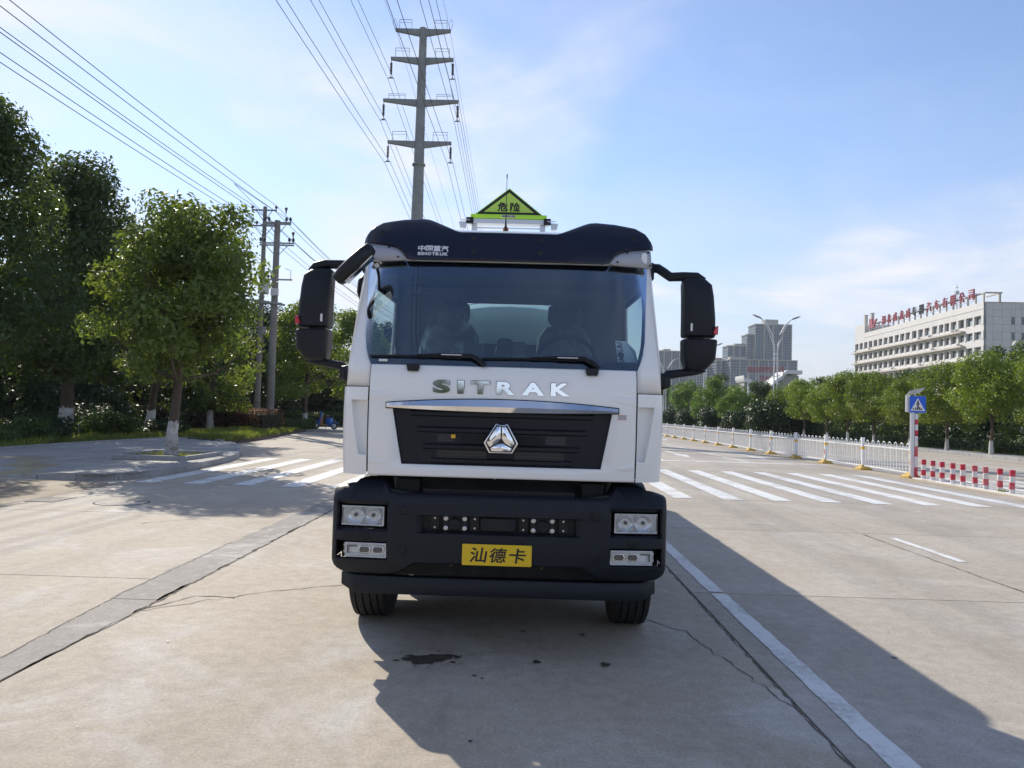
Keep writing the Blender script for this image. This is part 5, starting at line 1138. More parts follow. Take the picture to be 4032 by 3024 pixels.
T(MB().box(-0.66, -0.55, 5.33, 5.40, 2.034, 2.04), 'card', 'label_white'); T(MB().add([(-0.92, 5.22, 2.035), (-0.83, 5.20, 2.032), (-0.85, 5.3, 2.06), (-0.93, 5.32, 2.07)], [(0, 1, 2, 3)]), 'dash_paper', 'label_white')
# --- grille -----------------------------------------------------------------
gr = T(grid([-1, -0.8, -0.5, -0.2, 0, 0.2, 0.5, 0.8, 1], [1.296, 1.32, 1.42, 1.52, 1.62, 1.695], lambda x, z: low_y(x, z)+0.028, None, lambda u, z: u*(GW(z)+0.006)), 'grille', 'black_plastic', sm=60)
for z, k in ((1.655, 0.84), (1.545, 0.80), (1.43, 0.76), (1.335, 0.70)):
    v = []; n = 12
    for i in range(n+1):
        x = -k+2*k*i/n; x *= GW(z); e = min(1, 6*(1-abs(2*i/n-1))+0.15); y = low_y(x, z)+0.027
        v += [(x, y, z-0.020), (x, y-0.020*e, z-0.012), (x, y-0.022*e, z+0.010), (x, y, z+0.022)]
    T(MB().add(v, [(4*i+a, 4*i+a+1, 4*i+a+5, 4*i+a+4) for i in range(n) for a in range(3)]), 'grille_slat', 'black_plastic', gr, sm=35)
hexm = mat('hex_mesh', (0.006, 0.007, 0.009), 0.5)
_n, _l = hexm.node_tree.nodes, hexm.node_tree.links
_t = N(_n, 'ShaderNodeTexCoord'); _mp = N(_n, 'ShaderNodeMapping'); _mp.inputs['Scale'].default_value = (1, 1, 1.0); _l.new(_t.outputs['Object'], _mp.inputs[0])
_br = N(_n, 'ShaderNodeTexBrick', i_Scale=22.0, i_Mortar_Size=0.09); _br.inputs['Color1'].default_value = (0.003, 0.003, 0.004, 1); _br.inputs['Color2'].default_value = (0.004, 0.004, 0.005, 1); _br.inputs['Mortar'].default_value = (0.035, 0.038, 0.045, 1)
_br.inputs['Brick Width'].default_value = 0.5; _br.inputs['Row Height'].default_value = 0.42
_cs = N(_n, 'ShaderNodeCombineXYZ'); _sx = N(_n, 'ShaderNodeSeparateXYZ'); _l.new(_mp.outputs[0], _sx.inputs[0]); _l.new(_sx.outputs[0], _cs.inputs[0]); _l.new(_sx.outputs[2], _cs.inputs[1]); _l.new(_cs.outputs[0], _br.inputs['Vector']); _l.new(_br.outputs['Color'], _n['Principled BSDF'].inputs['Base Color'])
for x0, x1, z0, z1 in ((-0.44, -0.32, 1.465, 1.515), (-0.44, -0.10, 1.355, 1.41), (0.09, 0.43, 1.355, 1.41), (0.30, 0.44, 1.46, 1.52)):
    T(MB().add([(x0, low_y(x0, z0)+0.025, z0), (x1, low_y(x1, z0)+0.025, z0), (x1, low_y(x1, z1)+0.025, z1), (x0, low_y(x0, z1)+0.025, z1)], [(0, 1, 2, 3)]), 'honeycomb', 'hex_mesh', gr)
T(MB().box(-0.345, -0.315, 5.066, 5.070, 1.49, 1.515), 'grille_tag', 'fence_yellow', gr)
for s in (-1, 1): T(MB().box(min(s*0.12, s*0.27), max(s*0.12, s*0.27), 5.066, 5.074, 1.455, 1.505), 'number_slot', 'black_void', gr)
# chrome bar
v = []; n = 24
for i in range(n+1):
    x = -0.79+1.58*i/n; t = 1-(x/0.79)**2; zt = 1.721+0.040*t; zb = 1.687-0.016*t; e = min(1.0, (1-abs(x)/0.795)*26+0.25); y = low_y(x, 1.7)-0.004
    zm = zb+(zt-zb)*0.42
    v += [(x, y+0.004, zb), (x, y-0.020*e, zb+0.003), (x, y-0.034*e, zm), (x, y-0.012*e, zt-0.002), (x, y+0.004, zt)]
T(MB().add(v, [(5*i+a, 5*i+a+1, 5*i+a+6, 5*i+a+5) for i in range(n) for a in range(4)]+[(0, 1, 2, 3, 4), tuple(5*n+a for a in range(5))]), 'chrome_bar', 'chrome', sm=28)
v = []
for i in range(n+1):
    x = -0.796+1.592*i/n; t = 1-min(1, (x/0.796)**2); zt = 1.721+0.040*t; zb = 1.687-0.016*t; y = low_y(x, 1.7)-0.0025
    v += [(x, y-0.004, zb-0.004), (x, y-0.004, zt+0.0045)]
T(MB().add(v, [(2*i, 2*i+1, 2*i+3, 2*i+2) for i in range(n)]), 'chrome_bar_seal', 'black_void')
# name letters, emblem
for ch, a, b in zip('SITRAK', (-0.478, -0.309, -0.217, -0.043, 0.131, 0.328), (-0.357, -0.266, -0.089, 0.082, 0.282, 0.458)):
    o = glyph('letter_shadow_edge', ch, a-0.003, b+0.003, 1.7915, 1.8875, 5.062, 0.004, 'ink_black', truck, bold=0.055 if ch != 'I' else 0.02); o.location = (0, -TY-0.0052, 0)  # enlarged black copy painting the thin shadow edge round each chrome letter
    o = glyph('letter', ch, a, b, 1.795, 1.884, 5.062, 0.012, 'chrome', truck, bold=0.045 if ch != 'I' else 0.02); o.data.transform(Matrix.Translation((0, 5.056, 1.84)) @ Matrix.Rotation(R(-2.6), 4, 'X') @ Matrix.Translation((0, -5.056, -1.84))); o.location = (0, -TY-0.0035, 0)
EY = 5.010
oct_ = [(-0.041, 1.600), (-0.015, 1.590), (0.013, 1.590), (0.037, 1.600), (0.112, 1.466), (0.075, 1.440 if False else 1.397), (-0.085, 1.397), (-0.123, 1.466)]
oct_ = [(x+0.004, z) for x, z in oct_]
em = T(MB().prism(oct_, EY, EY+0.035, 'y'), 'emblem', 'chrome', bevel=0.006)
cx, cz = 0.0, 1.487
ins_ = [(cx+(x-cx)*0.90, cz+(z-cz)*0.90) for x, z in oct_]
T(MB().prism(ins_, EY-0.0035, EY-0.0005, 'y'), 'emblem_field', 'ink_black', em)
def facet(P, bulge):
    P = [(cx+(x-cx)*0.81, cz+(z-cz)*0.81) for x, z in P]; gx = sum(p[0] for p in P)/len(P); gz = sum(p[1] for p in P)/len(P); n = len(P)
    T(MB().add([(x, EY-0.005, z) for x, z in P]+[(x+(gx-x)*0.4, EY-0.005-bulge, z+(gz-z)*0.4) for x, z in P]+[(gx, EY-0.005-bulge*1.25, gz)], [(i, (i+1) % n, n+(i+1) % n, n+i) for i in range(n)]+[(n+i, n+(i+1) % n, 2*n) for i in range(n)]), 'emblem_facet', 'chrome', em, sm=80)
facet([(-0.006, 1.596), (-0.036, 1.600), (-0.120, 1.466), (-0.094, 1.430), (-0.03, 1.466), (-0.006, 1.50)], 0.010)
facet([(0.006, 1.596), (0.036, 1.600), (0.112, 1.466), (0.090, 1.430), (0.03, 1.466), (0.006, 1.50)], 0.010)
facet([(-0.088, 1.418), (-0.078, 1.395), (0.076, 1.395), (0.088, 1.418), (0.02, 1.458), (-0.02, 1.458)], 0.008)
st = T(MB().box(0.79, 0.846, 5.054, 5.058, 1.646, 1.678), 'date_sticker', 'sticker_red'); T(MB().box(0.793, 0.843, 5.0515, 5.0535, 1.649, 1.675), 'sticker_face', 'label_white', st)
for i, (ch, z) in enumerate((('2023.07.05', 1.664), ('AL5127105', 1.651))): glyph('writing', ch, 0.796, 0.840, z, z+0.009, 5.0513, 0.0006, 'ink_black', st, bold=0.0)
# --- sun visor ---------------------------------------------------------------
ZT = [(0, 3.004), (0.36, 3.004), (0.40, 3.018), (0.57, 3.098), (0.61, 3.113), (0.66, 3.118), (0.80, 3.106), (0.95, 3.078), (1.02, 3.035), (1.06, 2.975), (1.078, 2.94)]
ZBt = [(0, 2.772), (0.70, 2.770), (0.735, 2.775), (0.78, 2.84), (0.82, 2.866), (0.90, 2.888), (1.06, 2.906), (1.078, 2.91)]
vx = sorted({round(x, 4) for x in [a for a, b in ZT]+[a for a, b in ZBt]+[0.15, 0.25, 0.5, 0.74, 0.87, 1.0, 1.04, 1.07]})
vx = [-x for x in vx[::-1] if x > 0]+vx
vis_y = lambda x, z: 5.345+0.16*max(0, z-2.77)/0.35+0.10*max(0.0, (z-3.0))*3+bow(x, 1.09, 0.26, 7)
rows = [0, 0.06, 0.25, 0.5, 0.75, 0.92, 1.0]
v = []
for x in vx:
    zt, zb = interp(abs(x), ZT), interp(abs(x), ZBt); col = [(x, vis_y(x, zb)+0.05, zb+0.004)]
    for t in rows: z = zb+(zt-zb)*t; col.append((x, vis_y(x, z)+(0.012 if t == 0 else 0), z))
    yt = vis_y(x, zt); col += [(x*0.998, yt+0.03, zt+0.010), (x*0.99, yt+0.10, zt+0.004), (x*0.97, yt+0.26, zt-0.03)]; v += col
k = len(rows)+4
visor = T(MB().add(v, [(i*k+j, i*k+j+1, (i+1)*k+j+1, (i+1)*k+j) for i in range(len(vx)-1) for j in range(k-1)]), 'sun_visor', 'visor_dark', sm=38, face=(0, -1, 0)); solid(visor, 0.012, -1)
for x, z in ((-0.938, 2.983), (-0.255, 2.955), (-0.255, 2.846), (0.240, 2.952), (0.240, 2.846), (0.925, 2.983)):
    T(MB().lathe([(0.019, 0), (0.019, -0.006), (0.012, -0.007), (0.011, -0.004), (0.003, -0.004)], (x, vis_y(x, z)-0.001, z), 'y', 16), 'visor_screw', 'black_plastic_fine', visor)
for ch, a in zip('中国重汽', (-0.660, -0.604, -0.547, -0.490)):
    o = glyph('character', ch, a, a+0.054, -0.025, 0.025, 0, 0.002, 'decal_white', visor, bold=0.03); o.location = (0, vis_y(-0.55, 2.862)-0.003, 2.862); o.rotation_euler = (R(-24.5), 0, 0)
for i, ch in enumerate('SINOTRUK'):
    a = [-0.660, -0.632, -0.618, -0.588, -0.555, -0.528, -0.497, -0.466][i]; b = [-0.635, -0.622, -0.592, -0.558, -0.530, -0.500, -0.470, -0.436][i]
    o = glyph('character', ch, a, b, -0.014, 0.014, 0, 0.002, 'decal_white', visor, bold=0.05); o.location = (0, vis_y(-0.55, 2.818)-0.003, 2.818); o.rotation_euler = (R(-24.5), 0, 0)
for s in (1, -1):
    xs_ = [0.748, 0.79, 0.83, 0.90, 0.97, 1.03, 1.056]; zb_ = [2.768, 2.766, 2.765, 2.762, 2.760, 2.758, 2.760]; zt_ = [2.785, 2.842, 2.864, 2.882, 2.892, 2.898, 2.896]
    v = []
    for x, a, b in zip(xs_, zb_, zt_): v += [(s*x, vis_y(x, a)+0.012, a), (s*x, vis_y(x, (a+b)/2)+0.004, (a+b)/2), (s*x, vis_y(x, b)+0.012, b)]
    cl_ = T(MB().add(v, [(3*i+j, 3*i+j+1, 3*i+j+4, 3*i+j+3) for i in range(len(xs_)-1) for j in range(2)]), 'corner_lamp', 'corner_lens', sm=60, face=(0, -1, 0)); solid(cl_, 0.02, -1)
    for x, z in ((0.80, 2.79), (0.875, 2.868), (1.035, 2.885), (1.04, 2.775)): T(MB().lathe([(0.008, 0), (0.008, -0.004)], (s*x, vis_y(x, z)-0.0005, z), 'y', 10), 'lens_screw', 'black_plastic_fine', cl_)
    T(MB().prism(rrect(s*1.0-0.022, s*1.0+0.022, 2.785, 2.872, 0.02), vis_y(1.0, 2.83)-0.004, vis_y(1.0, 2.83)+0.02, 'y'), 'marker_bulge', 'lamp_grey', cl_, bevel=0.004)
# --- bumper ------------------------------------------------------------------
BX = [0, 0.12, 0.24, 0.40, 0.505, 0.56, 0.62, 0.69, 0.742, 0.80, 0.88, 0.95, 0.978, 1.0, 1.03, 1.066, 1.10, 1.122, 1.135, 1.142]
def bump_y(x, z):
    e = 0.0
    if z < 0.70: e += 0.9*(0.70-z)**2*3
    if z > 1.06: e += 1.6*(z-1.06)**2*6
    return 4.985+bow(x, 1.1425, 0.30, 11)+0.02*(x/1.1)**2+e
bt_ = lambda x: interp(abs(x), [(0, 1.108), (0.70, 1.108), (0.742, 1.118), (0.765, 1.165), (0.80, 1.192), (0.95, 1.196), (0.978, 1.188), (1.0, 1.160), (1.03, 1.155), (1.066, 1.152), (1.10, 1.145), (1.122, 1.135), (1.135, 1.122), (1.142, 1.10)])
bb_ = lambda x: interp(abs(x), [(0, 0.642), (0.56, 0.640), (0.62, 0.60), (0.69, 0.562), (0.80, 0.553), (1.0, 0.556), (1.08, 0.57), (1.12, 0.60), (1.142, 0.64)])
rowsz = ['b', 'b2', 0.662, 0.788, 0.85, 0.972, 1.058, 't2', 't']
bx = [-x for x in BX[::-1] if x > 0]+BX
bm = bmesh.new(); GV = []
for x in bx:
    col = []
    for q in rowsz:
        z = bb_(x) if q == 'b' else min(0.66, bb_(x)+0.016) if q == 'b2' else bt_(x) if q == 't' else max(1.06, bt_(x)-0.016) if q == 't2' else q
        y = bump_y(x, z)+(0.016 if q in ('b', 't') else 0); col.append(bm.verts.new((x, y, z)))
    GV.append(col)
nrow = len(rowsz); reg = {'slot': [], 'hl1': [], 'hl-1': [], 'fog1': [], 'fog-1': []}
for i in range(len(bx)-1):
    c = (bx[i]+bx[i+1])/2
    for j in range(nrow-1):
        f = bm.faces.new([GV[i][j], GV[i+1][j], GV[i+1][j+1], GV[i][j+1]])
        if abs(c) < 0.56 and j == 4: reg['slot'].append(f)
        if 0.742 < abs(c) < 1.09 and j in (4, 5): reg['hl%d' % (1 if c > 0 else -1)].append(f)
        if 0.742 < abs(c) < 1.09 and j == 2: reg['fog%d' % (1 if c > 0 else -1)].append(f)
back = []
for col in (GV[0], GV[-1]):
    prev = [bm.verts.new((v.co.x, 5.75, v.co.z)) for v in col]
    for j in range(nrow-1): bm.faces.new([col[j], col[j+1], prev[j+1], prev[j]])
# top and bottom returns
for j, zo in ((0, 0.004), (nrow-1, -0.002)):
    pv = [bm.verts.new((c[j].co.x*0.985, c[j].co.y+0.16, c[j].co.z+zo)) for c in GV]
    for i in range(len(bx)-1): bm.faces.new([GV[i][j], GV[i+1][j], pv[i+1], pv[i]])
bmesh.ops.recalc_face_normals(bm, faces=bm.faces)
def sink(faces, d, sx, sz, both=True, up=0.0):
    ex = bmesh.ops.extrude_face_region(bm, geom=faces); vv = [g for g in ex['geom'] if isinstance(g, bmesh.types.BMVert)]; ff = [g for g in ex['geom'] if isinstance(g, bmesh.types.BMFace)]
    bmesh.ops.delete(bm, geom=faces, context='FACES')
    mx_ = sum(v.co.x for v in vv)/len(vv); mz_ = sum(v.co.z for v in vv)/len(vv); ym = max(v.co.y for v in vv)
    for v in vv: v.co.x = mx_+(v.co.x-mx_)*sx; v.co.z = mz_+(v.co.z-mz_)*sz+up; v.co.y = v.co.y+d
    return ff
slot_f = sink(reg['slot'], 0.035, 0.93, 0.88); bmesh.ops.delete(bm, geom=slot_f, context='FACES')
for s in (1, -1):
    f = sink(reg['hl%d' % s], 0.018, 0.95, 0.84, up=-0.008); f2 = sink(f, 0.03, 0.97, 0.9); f3 = sink(reg['fog%d' % s], 0.022, 0.96, 0.88); bmesh.ops.delete(bm, geom=f2+f3, context='FACES')
me = bpy.data.meshes.new('bumper'); bm.to_mesh(me); bm.free(); me.update(); smooth(me, 40)
bumper = link('bumper', me, 'black_plastic', truck, (0, -TY, 0)); soft(bumper, 0.010, 3)
for s in (1, -1):
    for x, z in ((0.640, 0.998), (0.896, 0.824), (0.641, 0.735)):
        y = bump_y(x, z)
        T(MB().lathe([(0.036, 0.004), (0.036, -0.004), (0.030, -0.006), (0.027, -0.002), (0.022, -0.002), (0.020, -0.006), (0.012, -0.007), (0.01, -0.004), (0.001, -0.004)], (s*x, y, z), 'y', 20), 'parking_sensor', 'black_plastic_fine', bumper, sm=30)
    # headlights
    hy = lambda x: bump_y(x, 0.95)+0.028
    X0, X1, Z0, Z1 = 0.782, 1.068, 0.888, 1.010
    fr_ = MB(); n = 6
    hv = []
    for i in range(n+1):
        x = X0+(X1-X0)*i/n; hv += [(s*x, hy(x)+0.035, Z0), (s*x, hy(x)+0.035, Z1)]
    T(MB().box(min(s*0.75, s*1.12), max(s*0.75, s*1.12), 5.30, 5.32, 0.62, 1.08), 'lamp_tray', 'black_void', bumper)
    hl = T(MB().add(hv, [(2*i, 2*i+1, 2*i+3, 2*i+2) for i in range(n)]), 'headlight', 'lamp_grey', bumper)
    T(MB().tube([(s*X0, hy(X0)+0.006, Z0), (s*X1, hy(X1)+0.006, Z0), (s*X1, hy(X1)+0.006, Z1), (s*X0, hy(X0)+0.006, Z1), (s*X0, hy(X0)+0.006, Z0)], 0.006, 6), 'bezel', 'lamp_grey', hl)
    for x, r_ in ((0.855, 0.054), (0.975, 0.060)):
        y = hy(x)+0.034
        rf = T(MB().lathe([(r_, -0.012), (r_*0.96, -0.004), (r_*0.8, 0.006), (r_*0.5, 0.018), (r_*0.2, 0.024), (0.002, 0.024)], (s*x, y-0.012, 0.949), 'y', 24, False), 'reflector', 'reflector', hl, sm=60)
        T(MB().lathe([(0.013, 0.010), (0.013, -0.012), (0.009, -0.016), (0.002, -0.016)], (s*x, y-0.006, 0.953), 'y', 12), 'bulb', 'lamp_dark', rf, sm=50)
        T(MB().tube([(s*x+(r_+0.001)*math.cos(a), y-0.022, 0.949+(r_+0.001)*math.sin(a)) for a in [2*math.pi*i/24 for i in range(25)]], 0.003, 5), 'reflector_ring', 'lamp_grey', rf)
    lv = []
    for i in range(n+1):
        x = X0+(X1-X0)*i/n; lv += [(s*x, hy(x)+0.004, Z0-0.002), (s*x, hy(x)-0.004, (Z0+Z1)/2), (s*x, hy(x)+0.004, Z1+0.002)]
    T(MB().add(lv, [(3*i+j, 3*i+j+1, 3*i+j+4, 3*i+j+3) for i in range(n) for j in range(2)]), 'lens', 'lens_glass', hl, sm=60)
    # fog lamps
    fy = lambda x: bump_y(x, 0.725)+0.012
    a0, a1 = 0.755, 1.035
    fb = T(MB().add([(s*x, fy(x)+q, z) for x in (a0, 0.85, 0.95, a1) for z, q in ((0.682, 0.014), (0.766, 0.014))], [(2*i, 2*i+1, 2*i+3, 2*i+2) for i in range(3)]), 'fog_lamp', 'lamp_grey', bumper)
    T(MB().add([(s*x, fy(a1)+0.03+0.01*(x > 1.045), z) for x in (a1+0.003, 1.050) for z in (0.690, 0.762)], [(0, 1, 3, 2)]), 'lamp_bracket', 'lamp_grey', fb)
    for zz_ in (0.708, 0.748): T(MB().lathe([(0.008, 0), (0.008, -0.004)], (s*1.043, fy(a1)+0.028, zz_), 'y', 8), 'screw', 'bolt_steel', fb)
    for x in (0.808, 0.90):
        pj = T(MB().prism([(s*x-0.043, 0.728), (s*x-0.030, 0.752), (s*x+0.030, 0.752), (s*x+0.043, 0.728), (s*x+0.030, 0.704), (s*x-0.030, 0.704)], fy(x)-0.004, fy(x)+0.012, 'y'), 'projector_frame', 'chrome', fb, bevel=0.003)
        T(MB().prism([(s*x-0.036, 0.728), (s*x-0.026, 0.747), (s*x+0.026, 0.747), (s*x+0.036, 0.728), (s*x+0.026, 0.709), (s*x-0.026, 0.709)], fy(x)-0.008, fy(x)-0.0045, 'y'), 'projector_lens', 'lamp_dark', pj)
    T(MB().box(min(s*0.88, s*1.02), max(s*0.88, s*1.02), fy(0.95)-0.001, fy(0.95)+0.012, 0.690, 0.698), 'light_bar', 'label_white', fb)
    T(MB().prism([(s*0.955, 0.752), (s*1.02, 0.752), (s*1.02, 0.70), (s*1.012, 0.70), (s*1.012, 0.744), (s*0.955, 0.744)], fy(0.99)-0.001, fy(0.99)+0.012, 'y'), 'light_guide', 'lamp_dark', fb)
    T(MB().tube([(s*a0, fy(a0)-0.001, 0.680), (s*a1, fy(a1)-0.001, 0.680), (s*a1, fy(a1)-0.001, 0.768), (s*a0, fy(a0)-0.001, 0.768), (s*a0, fy(a0)-0.001, 0.680)], 0.005, 6), 'rim', 'lamp_grey', fb)
    T(MB().add([(s*x, fy(x)-0.010, z) for x in (a0, 0.85, 0.95, a1) for z in (0.682, 0.766)], [(2*i, 2*i+1, 2*i+3, 2*i+2) for i in range(3)]), 'lens', 'lens_glass', fb)
# slot behind the bumper: tow mounts and radar box
T(MB().box(-0.56, 0.56, 5.10, 5.14, 0.80, 1.02), 'slot_backing', 'engine_dark')
for s in (1, -1):
    c = s*0.297
    tm = T(MB().prism(rrect(c-0.085, c+0.085, 0.858, 0.965, 0.012), 5.055, 5.085, 'y'), 'tow_mount', 'black_plastic_fine', bevel=0.005)
    T(MB().lathe([(0.042, 0), (0.042, -0.022), (0.036, -0.027), (0.004, -0.027)], (c, 5.058, 0.910), 'y', 24), 'tow_cap', 'black_plastic', tm, sm=40)
    T(MB().box(c-0.025, c+0.025, 5.027, 5.0305, 0.907, 0.913), 'cap_groove', 'black_void', tm)
    for dx in (-0.064, 0.064):
        T(MB().box(min(c, c+dx*0.8), max(c, c+dx*0.8), 5.045, 5.056, 0.902, 0.918), 'rib', 'black_plastic_fine', tm)
        for z in (0.880, 0.946): T(MB().lathe([(0.016, 0), (0.016, -0.004), (0.0125, -0.005), (0.0125, -0.012), (0.003, -0.013)], (c+dx, 5.055, z), 'y', 12), 'bolt', 'bolt_steel', tm)
    for x in (0.165, 0.437): 
        br_ = T(MB().box(s*x-0.03, s*x+0.03, 5.07, 5.10, 0.862, 0.965), 'bracket_plate', 'black_plastic_fine')
        for z in (0.882, 0.945): T(MB().lathe([(0.007, 0), (0.007, -0.006)], (s*x, 5.069, z), 'y', 8), 'bolt', 'bolt_steel', br_)
rb = T(MB().prism(rrect(-0.125, 0.115, 0.868, 0.962, 0.012), 5.03, 5.08, 'y'), 'radar_box', 'black_plastic', bevel=0.006); T(MB().prism(rrect(-0.075, 0.07, 0.876, 0.954, 0.012), 5.026, 5.0295, 'y'), 'radar_cover', 'black_plastic_fine', rb)
# number plate
pl = T(MB().prism(rrect(-0.238, 0.226, 0.653, 0.793, 0.008), 4.968, 4.974, 'y'), 'number_plate', 'plate_yellow', bevel=0.0015)
for ch, a in zip('汕德卡', (-0.192, -0.062, 0.068)): glyph('character', ch, a, a+0.112, 0.674, 0.772, 4.9675, 0.001, 'ink_black', pl, bold=0.017, slant=0.014)
# engine bay gap between bumper and flap
ps = T(MB().box(-0.53, 0.51, 5.10, 5.12, 1.100, 1.137), 'perforated_strip', 'black_plastic_fine')
hole = MB().lathe([(0.0125, 0), (0.0125, -0.001)], (0, 0, 0), 'y', 6).mesh('vent_hole')
for i in range(29): link('vent_hole', hole, 'black_void', ps, (-0.515+0.0357*i, 5.0995, 1.118))
T(MB().box(-0.62, 0.60, 5.42, 5.5, 0.62, 1.235), 'radiator', 'engine_dark')
for s in (1, -1):
    T(MB().box(min(s*0.56, s*0.72), max(s*0.56, s*0.72), 5.16, 5.34, 1.10, 1.20), 'cab_mount', 'black_void', bevel=0.01); T(MB().prism([(s*0.52, 1.095), (s*0.76, 1.095), (s*0.80, 1.13), (s*0.75, 1.13)], 5.08, 5.18, 'y'), 'mount_step', 'engine_dark')
    T(MB().tube([(s*0.72, 5.22, 1.12), (s*0.64, 5.2, 1.15), (s*0.5, 5.25, 1.2), (s*0.3, 5.3, 1.22)], 0.012, 6), 'hose', 'rubber')
for i in range(7): T(MB().box(-0.16, 0.30, 5.39, 5.415, 1.13+0.014*i, 1.137+0.014*i), 'radiator_fin', 'engine_dark')
T(MB().lathe([(0.014, 0), (0.014, -0.03), (0.004, -0.035)], (-0.045, 5.3, 1.21), 'y', 10), 'latch_bolt', 'bolt_steel')
# underrun bar
v = []; n = 20
for i in range(n+1):
    x = -1.075+2.15*i/n; y = 5.06+bow(x, 1.08, 0.22, 9); e = 0.045*max(0, (abs(x)-0.98)/0.095); dz = 0.012*(abs(x)/1.07)**4
    v += [(x, y+0.10, 0.535+dz), (x, y+0.006, 0.538+dz), (x, y, 0.53+dz), (x, y, 0.43+e), (x, y+0.006, 0.422+e), (x, y+0.10, 0.425+e)]
ub = T(MB().add(v, [(6*i+a, 6*i+a+1, 6*i+a+7, 6*i+a+6) for i in range(n) for a in range(5)]), 'underrun_bar', 'black_plastic', sm=40, face=(0, -1, 0)); solid(ub, 0.01, -1)
T(MB().box(0.915, 0.965, bow(0.94, 1.08, 0.22, 9)+5.0475, bow(0.94, 1.08, 0.22, 9)+5.049, 0.482, 0.508), 'barcode_label', 'label_white', rot=(0, R(-6), 0))
for x0, x1 in ((-0.64, -0.46), (0.36, 0.47)): T(MB().box(x0, x1, 5.45, 5.5, 0.56, 0.64), 'crossmember_plate', 'interior_grey')
for x in (-0.33, 0.30): T(MB().lathe([(0.013, 0), (0.013, -0.01), (0.006, -0.014)], (x, 5.2, 0.612), 'y', 10), 'under_bolt', 'fence_yellow')
T(MB().box(-0.82, 0.82, 5.6, 7.4, 0.55, 1.2), 'engine_light_block', 'engine_dark', bevel=0.04); T(MB().box(-0.84, 0.84, 7.5, 16.0, 0.62, 0.8), 'underbody_light_block', 'engine_dark'); T(MB().box(-0.95, 0.95, 5.4, 5.54, 0.45, 0.62), 'engine_sump', 'engine_dark', bevel=0.04)  # engine and underbody boxes added to block light leaking under the truck
# --- wheels, axle, chassis --------------------------------------------------
def wheel(x, y, w=0.30, r=0.505):
    prof = [(0.30, -w*0.46), (0.40, -w*0.5), (r-0.03, -w*0.49), (r-0.004, -w*0.44)]
    gs = [-0.30, -0.10, 0.10, 0.30]; 
    for g_ in gs: prof += [(r, (g_-0.028)*w), (r-0.014, (g_-0.024)*w), (r-0.014, (g_+0.024)*w), (r, (g_+0.028)*w)]
    prof += [(r-0.004, w*0.44), (r-0.03, w*0.49), (0.40, w*0.5), (0.30, w*0.46)]
    o = T(MB().lathe(prof, (x, y, r-0.006), 'x', 40, False), 'wheel', 'rubber', sm=35)
    T(MB().lathe([(0.30, -0.12), (0.29, 0.0), (0.12, 0.02), (0.10, 0.10), (0.02, 0.11)] if x > 0 else [(0.30, 0.12), (0.29, 0.0), (0.12, -0.02), (0.10, -0.10), (0.02, -0.11)], (x, y, r-0.006), 'x', 24), 'rim', 'steel_grey', o)
for x in (-1.02, 1.02): wheel(x, 6.15, 0.28)
for y in (12.3, 13.65):
    for x in (-1.05, 1.05, -0.72, 0.72): wheel(x, y)
T(MB().tube([(-0.95, 6.15, 0.5), (-0.6, 6.15, 0.42), (0.6, 6.15, 0.42), (0.95, 6.15, 0.5)], 0.06, 8), 'front_axle', 'engine_dark')
for s in (1, -1):
    T(MB().box(min(s*0.38, s*0.46), max(s*0.38, s*0.46), 5.5, 16.0, 0.82, 1.08), 'chassis_rail', 'engine_dark')
    A = [R(-5+190*i/16) for i in range(17)]
    T(MB().rings([[(s*xx, 6.15+rr*math.cos(a), 0.5+rr*math.sin(a)) for xx, rr in ((0.84, 0.64), (1.13, 0.64), (1.15, 0.60), (1.13, 0.62), (0.84, 0.62))] for a in A], True), 'mudguard', 'black_plastic', sm=40)
    T(MB().box(min(s*1.06, s*1.12), max(s*1.06, s*1.12), 7.2, 11.55, 0.38, 1.25), 'side_skirt', 'steel_grey', bevel=0.01); T(MB().box(min(s*0.95, s*1.0), max(s*0.95, s*1.0), 6.75, 7.19, 0.45, 1.25), 'fender_flap', 'black_plastic'); T(MB().box(min(s*0.62, s*1.2), max(s*0.62, s*1.2), 6.72, 6.75, 0.14, 1.1), 'mudflap', 'black_plastic'); T(MB().box(min(s*0.7, s*1.1), max(s*0.7, s*1.1), 7.2, 9.2, 0.4, 1.0), 'fuel_tank', 'steel_grey', bevel=0.06); T(MB().box(min(s*1.06, s*1.12), max(s*1.06, s*1.12), 14.3, 16.0, 0.42, 1.25), 'side_skirt', 'steel_grey', bevel=0.01)
    T(MB().box(min(s*0.85, s*1.16), max(s*0.85, s*1.16), 11.6, 14.25, 1.02, 1.08), 'rear_mudguard', 'black_plastic')
secs = [(7.18, 0, 2.0, 0.50, 0.32), (7.22, 0, 2.0, 0.90, 0.58), (7.30, 0, 2.0, 1.12, 0.72), (7.42, 0, 2.0, 1.2, 0.78), (16.0, 0, 2.0, 1.2, 0.78), (16.12, 0, 2.0, 1.12, 0.72), (16.2, 0, 2.0, 0.9, 0.58), (16.24, 0, 2.0, 0.5, 0.32)]
tank = T(MB().loft(secs, 2.25, 40, True, 'y'), 'tank', 'tank_cream', sm=30)
for y in (7.44, 10.3, 13.2, 15.9): T(MB().loft([(y, 0, 2.0, 1.212, 0.792), (y+0.08, 0, 2.0, 1.212, 0.792)], 2.25, 40, True, 'y'), 'tank_band', 'tank_cream', tank)
for y in (8.2, 10.5, 13.0, 15.4): T(MB().box(-0.9, 0.9, y, y+0.25, 1.08, 1.42), 'tank_saddle', 'steel_grey')
